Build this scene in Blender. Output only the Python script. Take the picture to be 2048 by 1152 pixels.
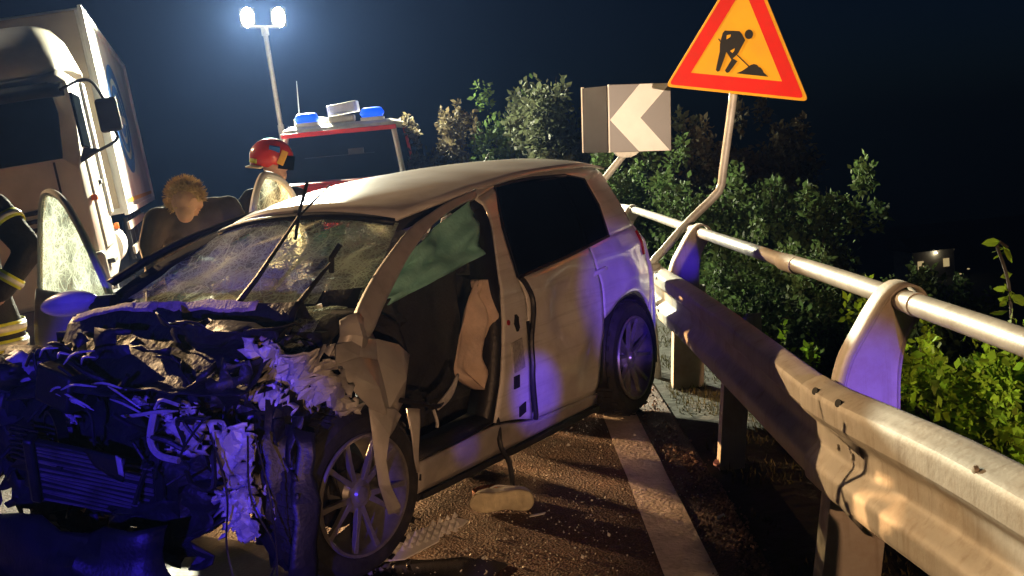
import bpy, bmesh, math, random
import numpy as np
from mathutils import Vector, Matrix, noise as mnoise
random.seed(7); np.random.seed(7)
for o in list(bpy.data.objects): bpy.data.objects.remove(o, do_unlink=True)
S = bpy.context.scene
COL = S.collection
R = math.radians

# ------------------------------------------------------------------ camera
cam_d = bpy.data.cameras.new('camera'); cam = bpy.data.objects.new('camera', cam_d); COL.objects.link(cam)
cam_d.sensor_width = 36; cam_d.lens = 2300/2048*36; cam_d.clip_start = .05; cam_d.clip_end = 6000
right = Vector((.99583, -.01126, -.09050)); down = Vector((-.09120, -.12299, -.98821)); fwd = Vector((0, .99234, -.12350))
mw = Matrix((right, -down, -fwd)).transposed().to_4x4(); mw.translation = (0, 0, 1.6)
cam.matrix_world = mw
S.camera = cam
# ------------------------------------------------------------------ world: night sky
W = bpy.data.worlds.new('World'); S.world = W; W.use_nodes = True
wn = W.node_tree.nodes; wl = W.node_tree.links
sky = wn.new('ShaderNodeTexSky'); sky.sky_type = 'NISHITA'; sky.sun_disc = False
SUN_EL, SUN_ROT = 14., 235.
sky.sun_elevation = R(SUN_EL); sky.sun_rotation = R(SUN_ROT)
bg = wn['Background']; bg.inputs['Strength'].default_value = .0015   # night
tint = wn.new('ShaderNodeMix'); tint.data_type = 'RGBA'; tint.blend_type = 'MULTIPLY'; tint.inputs[0].default_value = 1; tint.inputs[7].default_value = (.17, .38, 1, 1)
wl.new(sky.outputs[0], tint.inputs[6]); wl.new(tint.outputs[2], bg.inputs[0])
# moonlight, barely there
sd = bpy.data.lights.new('moon', 'SUN'); sd.energy = .012; sd.angle = R(.5); sd.color = (.75, .85, 1)
so = bpy.data.objects.new('moon', sd); COL.objects.link(so); so.rotation_euler = (R(40), 0, R(-60))
# ------------------------------------------------------------------ exposure
S.view_settings.view_transform = 'Standard'; S.view_settings.look = 'None'
S.view_settings.exposure = .2; S.view_settings.gamma = 1; S.view_settings.use_curve_mapping = False

try:
    cy_ = S.cycles; cy_.max_bounces = 6; cy_.diffuse_bounces = 2; cy_.glossy_bounces = 2; cy_.volume_bounces = 0; cy_.transparent_max_bounces = 6; cy_.transmission_bounces = 2
except Exception: pass
# ------------------------------------------------------------------ materials
def mat(name, base, rough=.6, metal=0., var=.15, vscale=8., bump=0., bscale=40., coat=0., c2=None, dirt=None, dscale=3., damt=.5, spec=.5, trans=0., alpha=None, streak=None):
    m = bpy.data.materials.new(name); m.use_nodes = True; n = m.node_tree.nodes; l = m.node_tree.links
    p = n['Principled BSDF']; p.inputs['Roughness'].default_value = rough; p.inputs['Metallic'].default_value = metal
    p.inputs['Specular IOR Level'].default_value = spec
    if coat: p.inputs['Coat Weight'].default_value = coat; p.inputs['Coat Roughness'].default_value = .08
    if trans: p.inputs['Transmission Weight'].default_value = trans
    tc = n.new('ShaderNodeTexCoord')
    nz = n.new('ShaderNodeTexNoise'); nz.inputs['Scale'].default_value = vscale; nz.inputs['Detail'].default_value = 6
    l.new(tc.outputs['Object'], nz.inputs['Vector'])
    mx = n.new('ShaderNodeMix'); mx.data_type = 'RGBA'
    b = Vector(base[:3]); c2 = c2 or tuple(b*(1-var)*.85)
    rp = n.new('ShaderNodeMapRange'); rp.inputs[1].default_value = .35; rp.inputs[2].default_value = .68
    l.new(nz.outputs[0], rp.inputs[0]); l.new(rp.outputs[0], mx.inputs[0])
    mx.inputs[6].default_value = (*base[:3], 1); mx.inputs[7].default_value = (*c2[:3], 1)
    out = mx.outputs[2]
    if dirt:
        n2 = n.new('ShaderNodeTexNoise'); n2.inputs['Scale'].default_value = dscale; n2.inputs['Detail'].default_value = 9; n2.inputs['Roughness'].default_value = .7
        l.new(tc.outputs['Object'], n2.inputs['Vector'])
        r2 = n.new('ShaderNodeMapRange'); r2.inputs[1].default_value = .48; r2.inputs[2].default_value = .72; r2.inputs[4].default_value = damt
        l.new(n2.outputs[0], r2.inputs[0])
        m2 = n.new('ShaderNodeMix'); m2.data_type = 'RGBA'; l.new(r2.outputs[0], m2.inputs[0]); l.new(out, m2.inputs[6]); m2.inputs[7].default_value = (*dirt, 1)
        out = m2.outputs[2]
    if streak:      # (scale vector, amount, colour): runs of dirt or scrapes
        mp = n.new('ShaderNodeMapping'); mp.inputs['Scale'].default_value = streak[0]; l.new(tc.outputs['Object'], mp.inputs['Vector'])
        n3 = n.new('ShaderNodeTexNoise'); n3.inputs['Scale'].default_value = 1; n3.inputs['Detail'].default_value = 7; n3.inputs['Roughness'].default_value = .65; l.new(mp.outputs[0], n3.inputs['Vector'])
        r3 = n.new('ShaderNodeMapRange'); r3.inputs[1].default_value = .52; r3.inputs[2].default_value = .70; r3.inputs[4].default_value = streak[1]; l.new(n3.outputs[0], r3.inputs[0])
        m3 = n.new('ShaderNodeMix'); m3.data_type = 'RGBA'; l.new(r3.outputs[0], m3.inputs[0]); l.new(out, m3.inputs[6]); m3.inputs[7].default_value = (*streak[2], 1); out = m3.outputs[2]
    l.new(out, p.inputs['Base Color'])
    if bump:
        nb = n.new('ShaderNodeTexNoise'); nb.inputs['Scale'].default_value = bscale; nb.inputs['Detail'].default_value = 4
        l.new(tc.outputs['Object'], nb.inputs['Vector'])
        bp = n.new('ShaderNodeBump'); bp.inputs['Strength'].default_value = bump; bp.inputs['Distance'].default_value = .02
        l.new(nb.outputs[0], bp.inputs['Height']); l.new(bp.outputs[0], p.inputs['Normal'])
    return m
def emis(name, col, s):
    m = bpy.data.materials.new(name); m.use_nodes = True; p = m.node_tree.nodes['Principled BSDF']
    p.inputs['Base Color'].default_value = (*col, 1); p.inputs['Emission Color'].default_value = (*col, 1); p.inputs['Emission Strength'].default_value = s
    return m
MT = {}
MT['paint'] = mat('white_car_paint', (.78, .76, .72), .32, 0, .05, 3, 0, coat=.5, dirt=(.36, .30, .24), dscale=3.5, damt=.5, streak=((1.6, 1.6, 34), .35, (.26, .23, .2)))
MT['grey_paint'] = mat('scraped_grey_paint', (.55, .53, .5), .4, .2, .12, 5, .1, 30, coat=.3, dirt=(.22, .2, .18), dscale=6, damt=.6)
MT['inner_paint'] = mat('white_inner_metal', (.62, .61, .6), .45, .1, .15, 6, dirt=(.12, .11, .1), dscale=7, damt=.8, bump=.25, bscale=22)
MT['black'] = mat('black_plastic', (.018, .018, .02), .45, 0, .3, 12, .15, 60)
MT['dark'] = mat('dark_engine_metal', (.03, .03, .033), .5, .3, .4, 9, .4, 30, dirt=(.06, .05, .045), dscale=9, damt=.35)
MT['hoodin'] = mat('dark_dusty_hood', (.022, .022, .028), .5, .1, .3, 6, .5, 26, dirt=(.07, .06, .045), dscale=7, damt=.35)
MT['rubber'] = mat('tyre_rubber', (.022, .022, .024), .75, 0, .3, 20, .2, 80, dirt=(.08, .07, .06), dscale=9, damt=.5)
MT['alloy'] = mat('dark_alloy', (.36, .35, .34), .35, .6, .15, 14, dirt=(.08, .07, .06), dscale=10, damt=.6)
MT['glassblk'] = mat('tinted_glass', (.006, .008, .01), .3, 0, .1, 4, spec=0.)
MT['interior'] = mat('charcoal_interior', (.022, .022, .025), .8, 0, .3, 14, .3, 70)
MT['beige'] = mat('airbag_cloth', (.68, .54, .44), .85, 0, .12, 14, .3, 50, dirt=(.5, .34, .16), dscale=5, damt=.5)
MT['teal'] = mat('curtain_airbag_cloth', (.28, .62, .55), .8, 0, .2, 9, .25, 60, c2=(.16, .42, .38))
MT['red'] = mat('red_lens', (.45, .02, .02), .15, 0, .2, 10, coat=.6)
MT['sticker'] = mat('grey_sticker', (.45, .43, .42), .6, 0, .3, 60)
MT['steel'] = mat('galvanised_steel', (.47, .43, .37), .62, .12, .14, 3.5, .08, 60, dirt=(.26, .19, .12), dscale=4.5, damt=.7, streak=((22, 22, 1.5), .5, (.20, .15, .10)))
MT['steel2'] = mat('galvanised_pipe', (.55, .52, .46), .5, .2, .14, 5, .06, 70, dirt=(.26, .20, .14), dscale=7, damt=.65, streak=((26, 2.0, 26), .4, (.2, .16, .12)))
MT['hole'] = mat('slot_shadow_black', (.01, .01, .01), .9)
MT['signred'] = mat('sign_red', (.78, .014, .008), .45, 0, .05, 4, dirt=(.5, .05, .02), dscale=14, damt=.3)
MT['signyel'] = mat('sign_amber', (.95, .46, .015), .45, 0, .04, 4, dirt=(.72, .36, .05), dscale=12, damt=.3)
MT['signblk'] = mat('sign_black', (.012, .011, .012), .5, 0, .1)
MT['signgrey'] = mat('sign_dark_board', (.085, .075, .068), .38, 0, .15, 3)
MT['signwhite'] = mat('sign_white_film', (.80, .76, .70), .4, 0, .06, 5)
MT['signside'] = mat('sign_side_wing', (.02, .018, .025), .5, 0, .2, 6, spec=.1)
MT['truck'] = mat('truck_cream_paint', (.60, .56, .48), .4, 0, .08, 2, coat=.3, dirt=(.36, .32, .26), dscale=2, damt=.35)
MT['boxw'] = mat('truck_box_white', (.72, .74, .74), .5, 0, .08, 1.2, dirt=(.45, .44, .42), dscale=1.5, damt=.3)
MT['boxfront'] = mat('truck_box_front_tan', (.36, .30, .23), .6, 0, .1, 2)
MT['blue'] = mat('logo_blue', (.012, .13, .48), .45, 0, .06, 3)
MT['yellow'] = mat('stripe_yellow', (.72, .40, .03), .45, 0, .06, 6)
MT['orange'] = mat('orange_marker', (.85, .18, .01), .3, 0, .1)
MT['chassis'] = mat('chassis_black', (.02, .019, .018), .7, .1, .3, 8)
MT['firered'] = mat('fire_red', (.66, .04, .02), .3, 0, .08, 6, coat=.6)
MT['white'] = mat('plain_white', (.74, .73, .70), .5, 0, .08, 8)
MT['skin'] = mat('skin', (.52, .31, .22), .55, 0, .1, 14)
MT['hair'] = mat('fair_hair', (.62, .42, .18), .6, 0, .35, 60, .5, 120)
MT['coat'] = mat('dark_turnout_coat', (.022, .022, .028), .85, 0, .35, 9, .5, 26)
MT['shirt'] = mat('dusky_shirt', (.055, .048, .055), .85, 0, .3, 9, .4, 22)
MT['reflex'] = mat('reflective_silver', (.72, .72, .66), .35, .2, .1, 20)
MT['hivis'] = mat('hivis_yellow', (.75, .78, .05), .6, 0, .1, 20)
MT['sole'] = mat('dirty_sole', (.74, .68, .46), .7, 0, .2, 18, .3, 90, dirt=(.40, .34, .2), dscale=20, damt=.4)
MT['soot'] = mat('trim_white_plastic', (.80, .79, .75), .5, 0, .12, 12, dirt=(.25, .22, .18), dscale=14, damt=.5)
MT['bark'] = mat('bark', (.06, .045, .032), .9, 0, .4, 20, .6, 40)
MT['pink'] = mat('pink_scrap', (.7, .35, .38), .7, 0, .15, 20)

def leafmat(name, a, b, sc):
    m = mat(name, a, .7, 0, 0, sc, c2=b, spec=.12); n = m.node_tree.nodes; l = m.node_tree.links
    p = n['Principled BSDF']
    src = p.inputs['Base Color'].links[0].from_socket
    at = n.new('ShaderNodeAttribute'); at.attribute_name = 'leafvar'
    hs = n.new('ShaderNodeHueSaturation'); l.new(src, hs.inputs['Color'])
    mr = n.new('ShaderNodeMapRange'); mr.inputs[3].default_value = .55; mr.inputs[4].default_value = 1.4; l.new(at.outputs['Fac'], mr.inputs[0]); l.new(mr.outputs[0], hs.inputs['Value'])
    mh = n.new('ShaderNodeMapRange'); mh.inputs[3].default_value = .485; mh.inputs[4].default_value = .515; l.new(at.outputs['Fac'], mh.inputs[0]); l.new(mh.outputs[0], hs.inputs['Hue'])
    l.new(hs.outputs[0], p.inputs['Base Color'])
    tr = n.new('ShaderNodeBsdfTranslucent'); l.new(hs.outputs[0], tr.inputs[0])
    ms = n.new('ShaderNodeMixShader'); ms.inputs[0].default_value = .3
    o = n['Material Output']; l.new(p.outputs[0], ms.inputs[1]); l.new(tr.outputs[0], ms.inputs[2]); l.new(ms.outputs[0], o.inputs[0])
    return m
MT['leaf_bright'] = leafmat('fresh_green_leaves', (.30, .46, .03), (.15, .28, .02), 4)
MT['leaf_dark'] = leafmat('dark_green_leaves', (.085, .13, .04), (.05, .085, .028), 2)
MT['leaf_brown'] = leafmat('olive_brown_leaves', (.125, .098, .055), (.07, .06, .035), 2)
MT['leaf_grey'] = leafmat('dull_olive_leaves', (.085, .095, .05), (.05, .06, .032), 2)

def glassmat():
    m = bpy.data.materials.new('shattered_laminated_glass'); m.use_nodes = True; n = m.node_tree.nodes; l = m.node_tree.links
    p = n['Principled BSDF']; p.inputs['Base Color'].default_value = (.80, .98, .84, 1); p.inputs['Roughness'].default_value = .35
    tc = n.new('ShaderNodeTexCoord')
    nz = n.new('ShaderNodeTexNoise'); nz.inputs['Scale'].default_value = 5; nz.inputs['Detail'].default_value = 3; l.new(tc.outputs['Object'], nz.inputs['Vector'])
    ad = n.new('ShaderNodeVectorMath'); ad.operation = 'MULTIPLY_ADD'; ad.inputs[1].default_value = (.12, .12, .12)
    l.new(nz.outputs['Color'], ad.inputs[0]); l.new(tc.outputs['Object'], ad.inputs[2])
    def vor(sc, w):
        v = n.new('ShaderNodeTexVoronoi'); v.feature = 'DISTANCE_TO_EDGE'; v.inputs['Scale'].default_value = sc; l.new(ad.outputs[0], v.inputs['Vector'])
        r = n.new('ShaderNodeMapRange'); r.inputs[1].default_value = w; r.inputs[2].default_value = 0; l.new(v.outputs[0], r.inputs[0]); return r.outputs[0]
    a = vor(16, .06); b = vor(56, .16); c = vor(6, .03)
    # density patches: crazed zones round the impact points
    n2 = n.new('ShaderNodeTexNoise'); n2.inputs['Scale'].default_value = 3.2; n2.inputs['Detail'].default_value = 5; l.new(tc.outputs['Object'], n2.inputs['Vector'])
    r2 = n.new('ShaderNodeMapRange'); r2.inputs[1].default_value = .36; r2.inputs[2].default_value = .6; l.new(n2.outputs[0], r2.inputs[0])
    def near_pt(c, r0, r1):
        d = n.new('ShaderNodeVectorMath'); d.operation = 'DISTANCE'; d.inputs[1].default_value = c; l.new(ad.outputs[0], d.inputs[0])
        r = n.new('ShaderNodeMapRange'); r.inputs[1].default_value = r1; r.inputs[2].default_value = r0; l.new(d.outputs['Value'], r.inputs[0]); return r.outputs[0]
    def mth(op, x, y):
        k = n.new('ShaderNodeMath'); k.operation = op; k.use_clamp = True
        for i, q in enumerate((x, y)):
            if isinstance(q, (int, float)): k.inputs[i].default_value = q
            else: l.new(q, k.inputs[i])
        return k.outputs[0]
    dens = mth('MAXIMUM', r2.outputs[0], mth('MAXIMUM', near_pt((.82, -.42, 1.28), .05, .30), near_pt((.70, .30, 1.24), .04, .26)))
    fine = mth('MULTIPLY', b, dens); mid = mth('MULTIPLY', a, mth('ADD', dens, .35))
    fac = mth('MAXIMUM', mth('MAXIMUM', fine, mid), mth('MULTIPLY', c, .8))
    fac = mth('ADD', mth('MULTIPLY', fac, .95), mth('MULTIPLY', dens, .55))
    fac = mth('ADD', fac, .12)
    t = n.new('ShaderNodeBsdfTransparent'); t.inputs[0].default_value = (.86, .95, .90, 1)
    ms = n.new('ShaderNodeMixShader'); l.new(fac, ms.inputs[0]); l.new(t.outputs[0], ms.inputs[1]); l.new(p.outputs[0], ms.inputs[2])
    tl = n.new('ShaderNodeBsdfTranslucent'); tl.inputs[0].default_value = (.86, 1, .88, 1)
    m2 = n.new('ShaderNodeMixShader'); m2.inputs[0].default_value = .7; l.new(p.outputs[0], m2.inputs[1]); l.new(tl.outputs[0], m2.inputs[2]); l.new(m2.outputs[0], ms.inputs[2])
    l.new(ms.outputs[0], n['Material Output'].inputs[0])
    return m
MT['cracked'] = glassmat()
def clearglass(name, col, fac):
    m = bpy.data.materials.new(name); m.use_nodes = True; n = m.node_tree.nodes; l = m.node_tree.links
    p = n['Principled BSDF']; p.inputs['Base Color'].default_value = (*col, 1); p.inputs['Roughness'].default_value = .08
    t = n.new('ShaderNodeBsdfTransparent'); ms = n.new('ShaderNodeMixShader'); ms.inputs[0].default_value = fac
    l.new(t.outputs[0], ms.inputs[1]); l.new(p.outputs[0], ms.inputs[2]); l.new(ms.outputs[0], n['Material Output'].inputs[0]); return m
MT['pane'] = clearglass('dark_window_pane', (.02, .025, .03), .55)
MT['bluelens'] = emis('blue_beacon_lens', (.0, .10, 1), .8)
MT['lamp'] = emis('floodlight_lens', (1, .97, .72), 60)
MT['winlit'] = emis('lit_far_window', (1, .75, .35), .35)

# ------------------------------------------------------------------ mesh helpers
class B:
    def __init__(s): s.v = []; s.f = []; s.m = []
    def add(s, vs, fs, mi=0):
        k = len(s.v); s.v += [tuple(v) for v in vs]; s.f += [tuple(i+k for i in f) for f in fs]; s.m += [mi]*len(fs); return s
    def box(s, c, d, rot=None, mi=0, taper=(1, 1)):
        c = Vector(c); h = [x/2 for x in d]; vs = []
        for z in (-1, 1):
            t = taper if z > 0 else (1, 1)
            for x, y in ((-1, -1), (1, -1), (1, 1), (-1, 1)):
                p = Vector((x*h[0]*t[0], y*h[1]*t[1], z*h[2]))
                if rot is not None: p = rot @ p
                vs.append(c+p)
        return s.add(vs, [(3, 2, 1, 0), (4, 5, 6, 7), (0, 1, 5, 4), (1, 2, 6, 5), (2, 3, 7, 6), (3, 0, 4, 7)], mi)
    def tube(s, pts, r, n=8, mi=0, cap=True):
        pts = [Vector(p) for p in pts]; L = len(pts); rr = r if isinstance(r, (list, tuple)) else [r]*L
        up = None; rings = []
        for i, p in enumerate(pts):
            t = (pts[min(i+1, L-1)]-pts[max(i-1, 0)]).normalized()
            if up is None: up = Vector((0, 0, 1)) if abs(t.z) < .9 else Vector((1, 0, 0))
            a = t.cross(up).normalized(); up = a.cross(t).normalized()
            rings.append([p+(a*math.cos(k*2*math.pi/n)+up*math.sin(k*2*math.pi/n))*rr[i] for k in range(n)])
        return s.loft(rings, True, cap, mi)
    def loft(s, rings, closed=True, cap=True, mi=0):
        n = len(rings[0]); vs = [p for r in rings for p in r]; fs = []
        for i in range(len(rings)-1):
            for k in range(n if closed else n-1):
                k2 = (k+1) % n; fs.append((i*n+k, i*n+k2, (i+1)*n+k2, (i+1)*n+k))
        if cap and closed: fs += [tuple(range(n-1, -1, -1)), tuple(range((len(rings)-1)*n, len(rings)*n))]
        return s.add(vs, fs, mi)
    def prism(s, poly, fn, d, mi=0):  # poly in 2d, fn(u,v,w)->3d
        n = len(poly); vs = [fn(u, v, 0) for u, v in poly]+[fn(u, v, d) for u, v in poly]
        fs = [tuple(range(n-1, -1, -1)), tuple(range(n, 2*n))]+[(i, (i+1) % n, n+(i+1) % n, n+i) for i in range(n)]
        return s.add(vs, fs, mi)
    def lathe(s, prof, n=32, fn=None, mi=0, closed=False):  # prof: (r, h), axis y
        rings = []
        for k in range(n):
            a = k*2*math.pi/n; rings.append([Vector((r*math.cos(a), h, r*math.sin(a))) for r, h in prof])
        rings.append(rings[0]); m = len(prof); vs = [p for r in rings[:-1] for p in r]; fs = []
        for k in range(n):
            for j in range(m if closed else m-1):
                j2 = (j+1) % m
                fs.append((k*m+j, ((k+1) % n)*m+j, ((k+1) % n)*m+j2, k*m+j2))
        if fn: vs = [fn(p) for p in vs]
        return s.add(vs, fs, mi)
    def obj(s, name, mats, parent=None, smooth=35, solid=0, bevel=0, sub=0, loc=None, rot=None, fix=True):
        me = bpy.data.meshes.new(name); me.from_pydata(s.v, [], s.f)
        mats = mats if isinstance(mats, (list, tuple)) else [mats]
        for m in mats: me.materials.append(MT[m] if isinstance(m, str) else m)
        me.polygons.foreach_set('material_index', s.m); me.update()
        if fix:
            bm = bmesh.new(); bm.from_mesh(me); bmesh.ops.recalc_face_normals(bm, faces=bm.faces); bm.to_mesh(me); bm.free()
        if smooth:
            me.polygons.foreach_set('use_smooth', [True]*len(me.polygons)); me.set_sharp_from_angle(angle=R(smooth))
        o = bpy.data.objects.new(name, me); COL.objects.link(o)
        if parent: o.parent = parent
        if loc is not None: o.location = loc
        if rot is not None: o.rotation_euler = rot
        if sub: x = o.modifiers.new('sub', 'SUBSURF'); x.levels = x.render_levels = sub
        if solid: x = o.modifiers.new('solid', 'SOLIDIFY'); x.thickness = solid; x.offset = 0
        if bevel: x = o.modifiers.new('bev', 'BEVEL'); x.width = bevel; x.segments = 2; x.limit_method = 'ANGLE'; x.angle_limit = R(40)
        return o
def tag(o, label=None, cat=None, group=None, kind=None):
    if label: o['label'] = label
    if cat: o['category'] = cat
    if group: o['group'] = group
    if kind: o['kind'] = kind
    return o
def empty(name, loc=(0, 0, 0), rz=0, label=None, cat=None, group=None, rot=None):
    o = bpy.data.objects.new(name, None); COL.objects.link(o); o.location = loc; o.rotation_euler = rot or (0, 0, rz); o.empty_display_size = .1
    return tag(o, label, cat, group)
def sub_empty(name, parent, loc=(0, 0, 0), rot=(0, 0, 0)):
    o = bpy.data.objects.new(name, None); COL.objects.link(o); o.parent = parent; o.location = loc; o.rotation_euler = rot; o.empty_display_size = .05; return o
def spl(P, n):  # catmull-rom resample by arc length
    P = [np.array(p, float) for p in P]; Q = [2*P[0]-P[1]]+P+[2*P[-1]-P[-2]]; out = []
    for i in range(1, len(Q)-2):
        for t in np.linspace(0, 1, 12, endpoint=False):
            a, b, c, d = Q[i-1:i+3]
            out.append(.5*((2*b)+(c-a)*t+(2*a-5*b+4*c-d)*t*t+(3*b-a-3*c+d)*t**3))
    out.append(P[-1]); out = np.array(out); L = np.r_[0, np.cumsum(np.linalg.norm(np.diff(out, axis=0), axis=1))]
    s = np.linspace(0, L[-1], n); return np.array([np.interp(s, L, out[:, k]) for k in range(out.shape[1])]).T
def coons(bot, top, lef, rig, nu, nv):
    b, t, l, r = spl(bot, nu), spl(top, nu), spl(lef, nv), spl(rig, nv); G = []
    for i in range(nu):
        u = i/(nu-1); row = []
        for j in range(nv):
            v = j/(nv-1)
            row.append((1-v)*b[i]+v*t[i]+(1-u)*l[j]+u*r[j]-((1-u)*(1-v)*b[0]+u*(1-v)*b[-1]+(1-u)*v*t[0]+u*v*t[-1]))
        G.append(row)
    return G
def rnd(a, b): return random.uniform(a, b)

# ================================================================== GROUND
def ground_z(x, y):
    e = 1.45
    if y > 11: e -= (y-11)**2*.022          # the road bends to the left behind the wreck
    d = x-e
    if d < 0: return -.02
    z = -.02-.55*min(d, 1.2)-.75*max(0, min(d-1.2, 22))
    return z + .12*mnoise.noise(Vector((x*.7, y*.7, 0)))*min(1, d)
xs = [-95, -60, -30, -15, -8, -4, -2, -1, 0, .8, 1.2]+[1.45+i*.35 for i in range(24)]+[11, 14, 18, 30, 60, 100, 155]
ys = [-65, -20, -8, -3, 0]+[1+i*.6 for i in range(34)]+[23, 27, 33, 42, 60, 90, 140, 185]
b = B()
G = [[(x, y, ground_z(x, y)) for y in ys] for x in xs]
b.loft(G, False, False)
MT['earth'] = mat('dark_earth', (.045, .038, .026), .95, 0, .4, 3, .8, 14, c2=(.03, .033, .015))
tag(b.obj('ground', 'earth', smooth=60), kind='structure')
def roadmat():
    m = mat('worn_asphalt', (.13, .064, .036), .72, 0, .3, 1.3, c2=(.08, .045, .030), dirt=(.21, .085, .04), dscale=2.2, damt=.65)
    n = m.node_tree.nodes; l = m.node_tree.links; p = n['Principled BSDF']; tc = n.new('ShaderNodeTexCoord')
    v = n.new('ShaderNodeTexVoronoi'); v.inputs['Scale'].default_value = 95; l.new(tc.outputs['Object'], v.inputs['Vector'])
    nz = n.new('ShaderNodeTexNoise'); nz.inputs['Scale'].default_value = 60; nz.inputs['Detail'].default_value = 5; l.new(tc.outputs['Object'], nz.inputs['Vector'])
    a = n.new('ShaderNodeMath'); a.operation = 'ADD'; l.new(v.outputs[0], a.inputs[0]); l.new(nz.outputs[0], a.inputs[1])
    bp = n.new('ShaderNodeBump'); bp.inputs['Strength'].default_value = .8; bp.inputs['Distance'].default_value = .008; l.new(a.outputs[0], bp.inputs['Height']); l.new(bp.outputs[0], p.inputs['Normal'])
    src = p.inputs['Base Color'].links[0].from_socket
    r = n.new('ShaderNodeMapRange'); r.inputs[1].default_value = .1; r.inputs[2].default_value = .6; r.inputs[3].default_value = 1.5; r.inputs[4].default_value = .55; l.new(v.outputs[0], r.inputs[0])
    h = n.new('ShaderNodeHueSaturation'); l.new(src, h.inputs['Color']); l.new(r.outputs[0], h.inputs['Value']); l.new(h.outputs[0], p.inputs['Base Color'])
    return m
MT['road'] = roadmat()
def edge(y): return -(y-11)**2*.022 if y > 11 else 0
b = B(); ry = [-60, -20, -6]+[-3+i*.8 for i in range(34)]+[30, 36]
b.loft([[(-9+edge(y)*.9, y, .0), (-4+edge(y)*.95, y, .0), (.84+edge(y), y, .0), (.86+edge(y), y, -.025)] for y in ry], False, False)
tag(b.obj('road', 'road'), kind='structure')
def linemat():
    m = mat('worn_road_paint', (.82, .72, .64), .6, 0, .1, 5, .5, 50, dirt=(.24, .16, .12), dscale=9, damt=.6)
    return m
MT['line'] = linemat()
b = B(); L = []
for i in range(70):
    y = -3+i*.25; j = .006*mnoise.noise(Vector((0, y*6, 1))); k = .007*mnoise.noise(Vector((3, y*7, 1)))
    L.append([(.455+edge(y)+j, y, .005), (.545+edge(y), y, .0055), (.645+edge(y)+k, y, .005)])
b.loft(L, False, False)
tag(b.obj('edge_line', 'line', fix=False), kind='structure')

# gravel row, crumbs of glass and verge grass
def scatter(name, m, pts, smin, smax, kind='stuff', flat=.7):
    b = B()
    for p in pts:
        s = rnd(smin, smax); rot = Matrix.Rotation(rnd(0, 6.3), 3, 'Z') @ Matrix.Rotation(rnd(0, 3), 3, 'X')
        vs = [rot @ Vector(q)*s*rnd(.7, 1.2) for q in ((1, 0, 0), (-1, 0, 0), (0, 1, 0), (0, -1, 0), (0, 0, flat), (0, 0, -flat))]
        b.add([Vector(p)+Vector((0, 0, s*.45))+v for v in vs], [(0, 2, 4), (2, 1, 4), (1, 3, 4), (3, 0, 4), (2, 0, 5), (1, 2, 5), (3, 1, 5), (0, 3, 5)])
    return b.obj(name, m, smooth=0)
MT['gravel'] = mat('reddish_gravel', (.36, .22, .16), .8, 0, .4, 30, c2=(.14, .09, .07))
MT['crumbs'] = mat('glass_crumbs', (.75, .72, .6), .15, 0, .3, 40)
MT['bits'] = mat('broken_plastic_bits', (.25, .24, .22), .5, 0, .5, 30, c2=(.05, .05, .05))
o = scatter('gravel_row', 'gravel', [(.80+random.gauss(0, .022)+.02*math.sin(y*3), y, .0) for y in np.random.uniform(3.3, 5.6, 900)]+[(.74+random.gauss(0, .05), y, .0) for y in np.random.uniform(3.3, 7.5, 330)], .004, .011)
tag(o, 'row of reddish gravel washed along the verge below the guardrail', 'gravel', kind='stuff')
o = scatter('glass_crumbs', 'crumbs', [(rnd(-.6, .75), rnd(4.2, 7.2), .001) for i in range(700)]+[(rnd(-1.6, .3), rnd(3.6, 4.9), .001) for i in range(350)], .002, .006)
tag(o, 'crumbs of broken glass glinting on the asphalt beside the wreck', 'broken glass', kind='stuff')
b = B(); MT['stain'] = mat('oily_fluid', (.012, .010, .009), .18, 0, .2, 5)
b.add([(-.75+r_*math.cos(a)*(1+.3*mnoise.noise(Vector((math.cos(a)*2, math.sin(a)*2, 4)))), 4.22+r_*.42*math.sin(a)*(1+.35*mnoise.noise(Vector((math.cos(a)*3, math.sin(a)*3, 1)))), .004) for r_ in (.62,) for a in np.linspace(0, 6.283, 49)[:-1]], [tuple(range(48))])
tag(b.obj('fluid_stain', 'stain', smooth=0), kind='structure')
o = scatter('plastic_bits', 'bits', [(rnd(-1.9, -.5), rnd(3.9, 4.5), .001) for i in range(260)], .006, .025, flat=.3)
tag(o, 'small broken plastic bits strewn under the crushed front end', 'debris', kind='stuff')
b = B()
MT['grass'] = leafmat('dry_verge_grass', (.17, .155, .06), (.08, .085, .03), 5)
for i in range(5200):
    y = rnd(2.5, 9.5); x = rnd(.90, 1.7)
    if mnoise.noise(Vector((x*3, y*2.2, 5))) < -.05: continue
    z = ground_z(x, y); a = rnd(0, 6.3); h = rnd(.012, .05); w = .004
    dx, dy = math.cos(a)*w, math.sin(a)*w
    b.add([(x-dx, y-dy, z), (x+dx, y+dy, z), (x+rnd(-.02, .02), y+rnd(-.02, .02), z+h)], [(0, 1, 2)])
o = b.obj('verge_grass', 'grass', smooth=0, fix=False)
tag(o, 'short dry grass on the verge under the guardrail', 'grass', kind='stuff')

# ================================================================== GUARDRAIL
gr = empty('guardrail', (1.0, 4.5, 0), 0, 'galvanised steel guardrail with corrugated beam, hooked posts and pipe handrail beside the wreck', 'guardrail')
GO = Vector((1.0, 4.5, 0))
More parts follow.
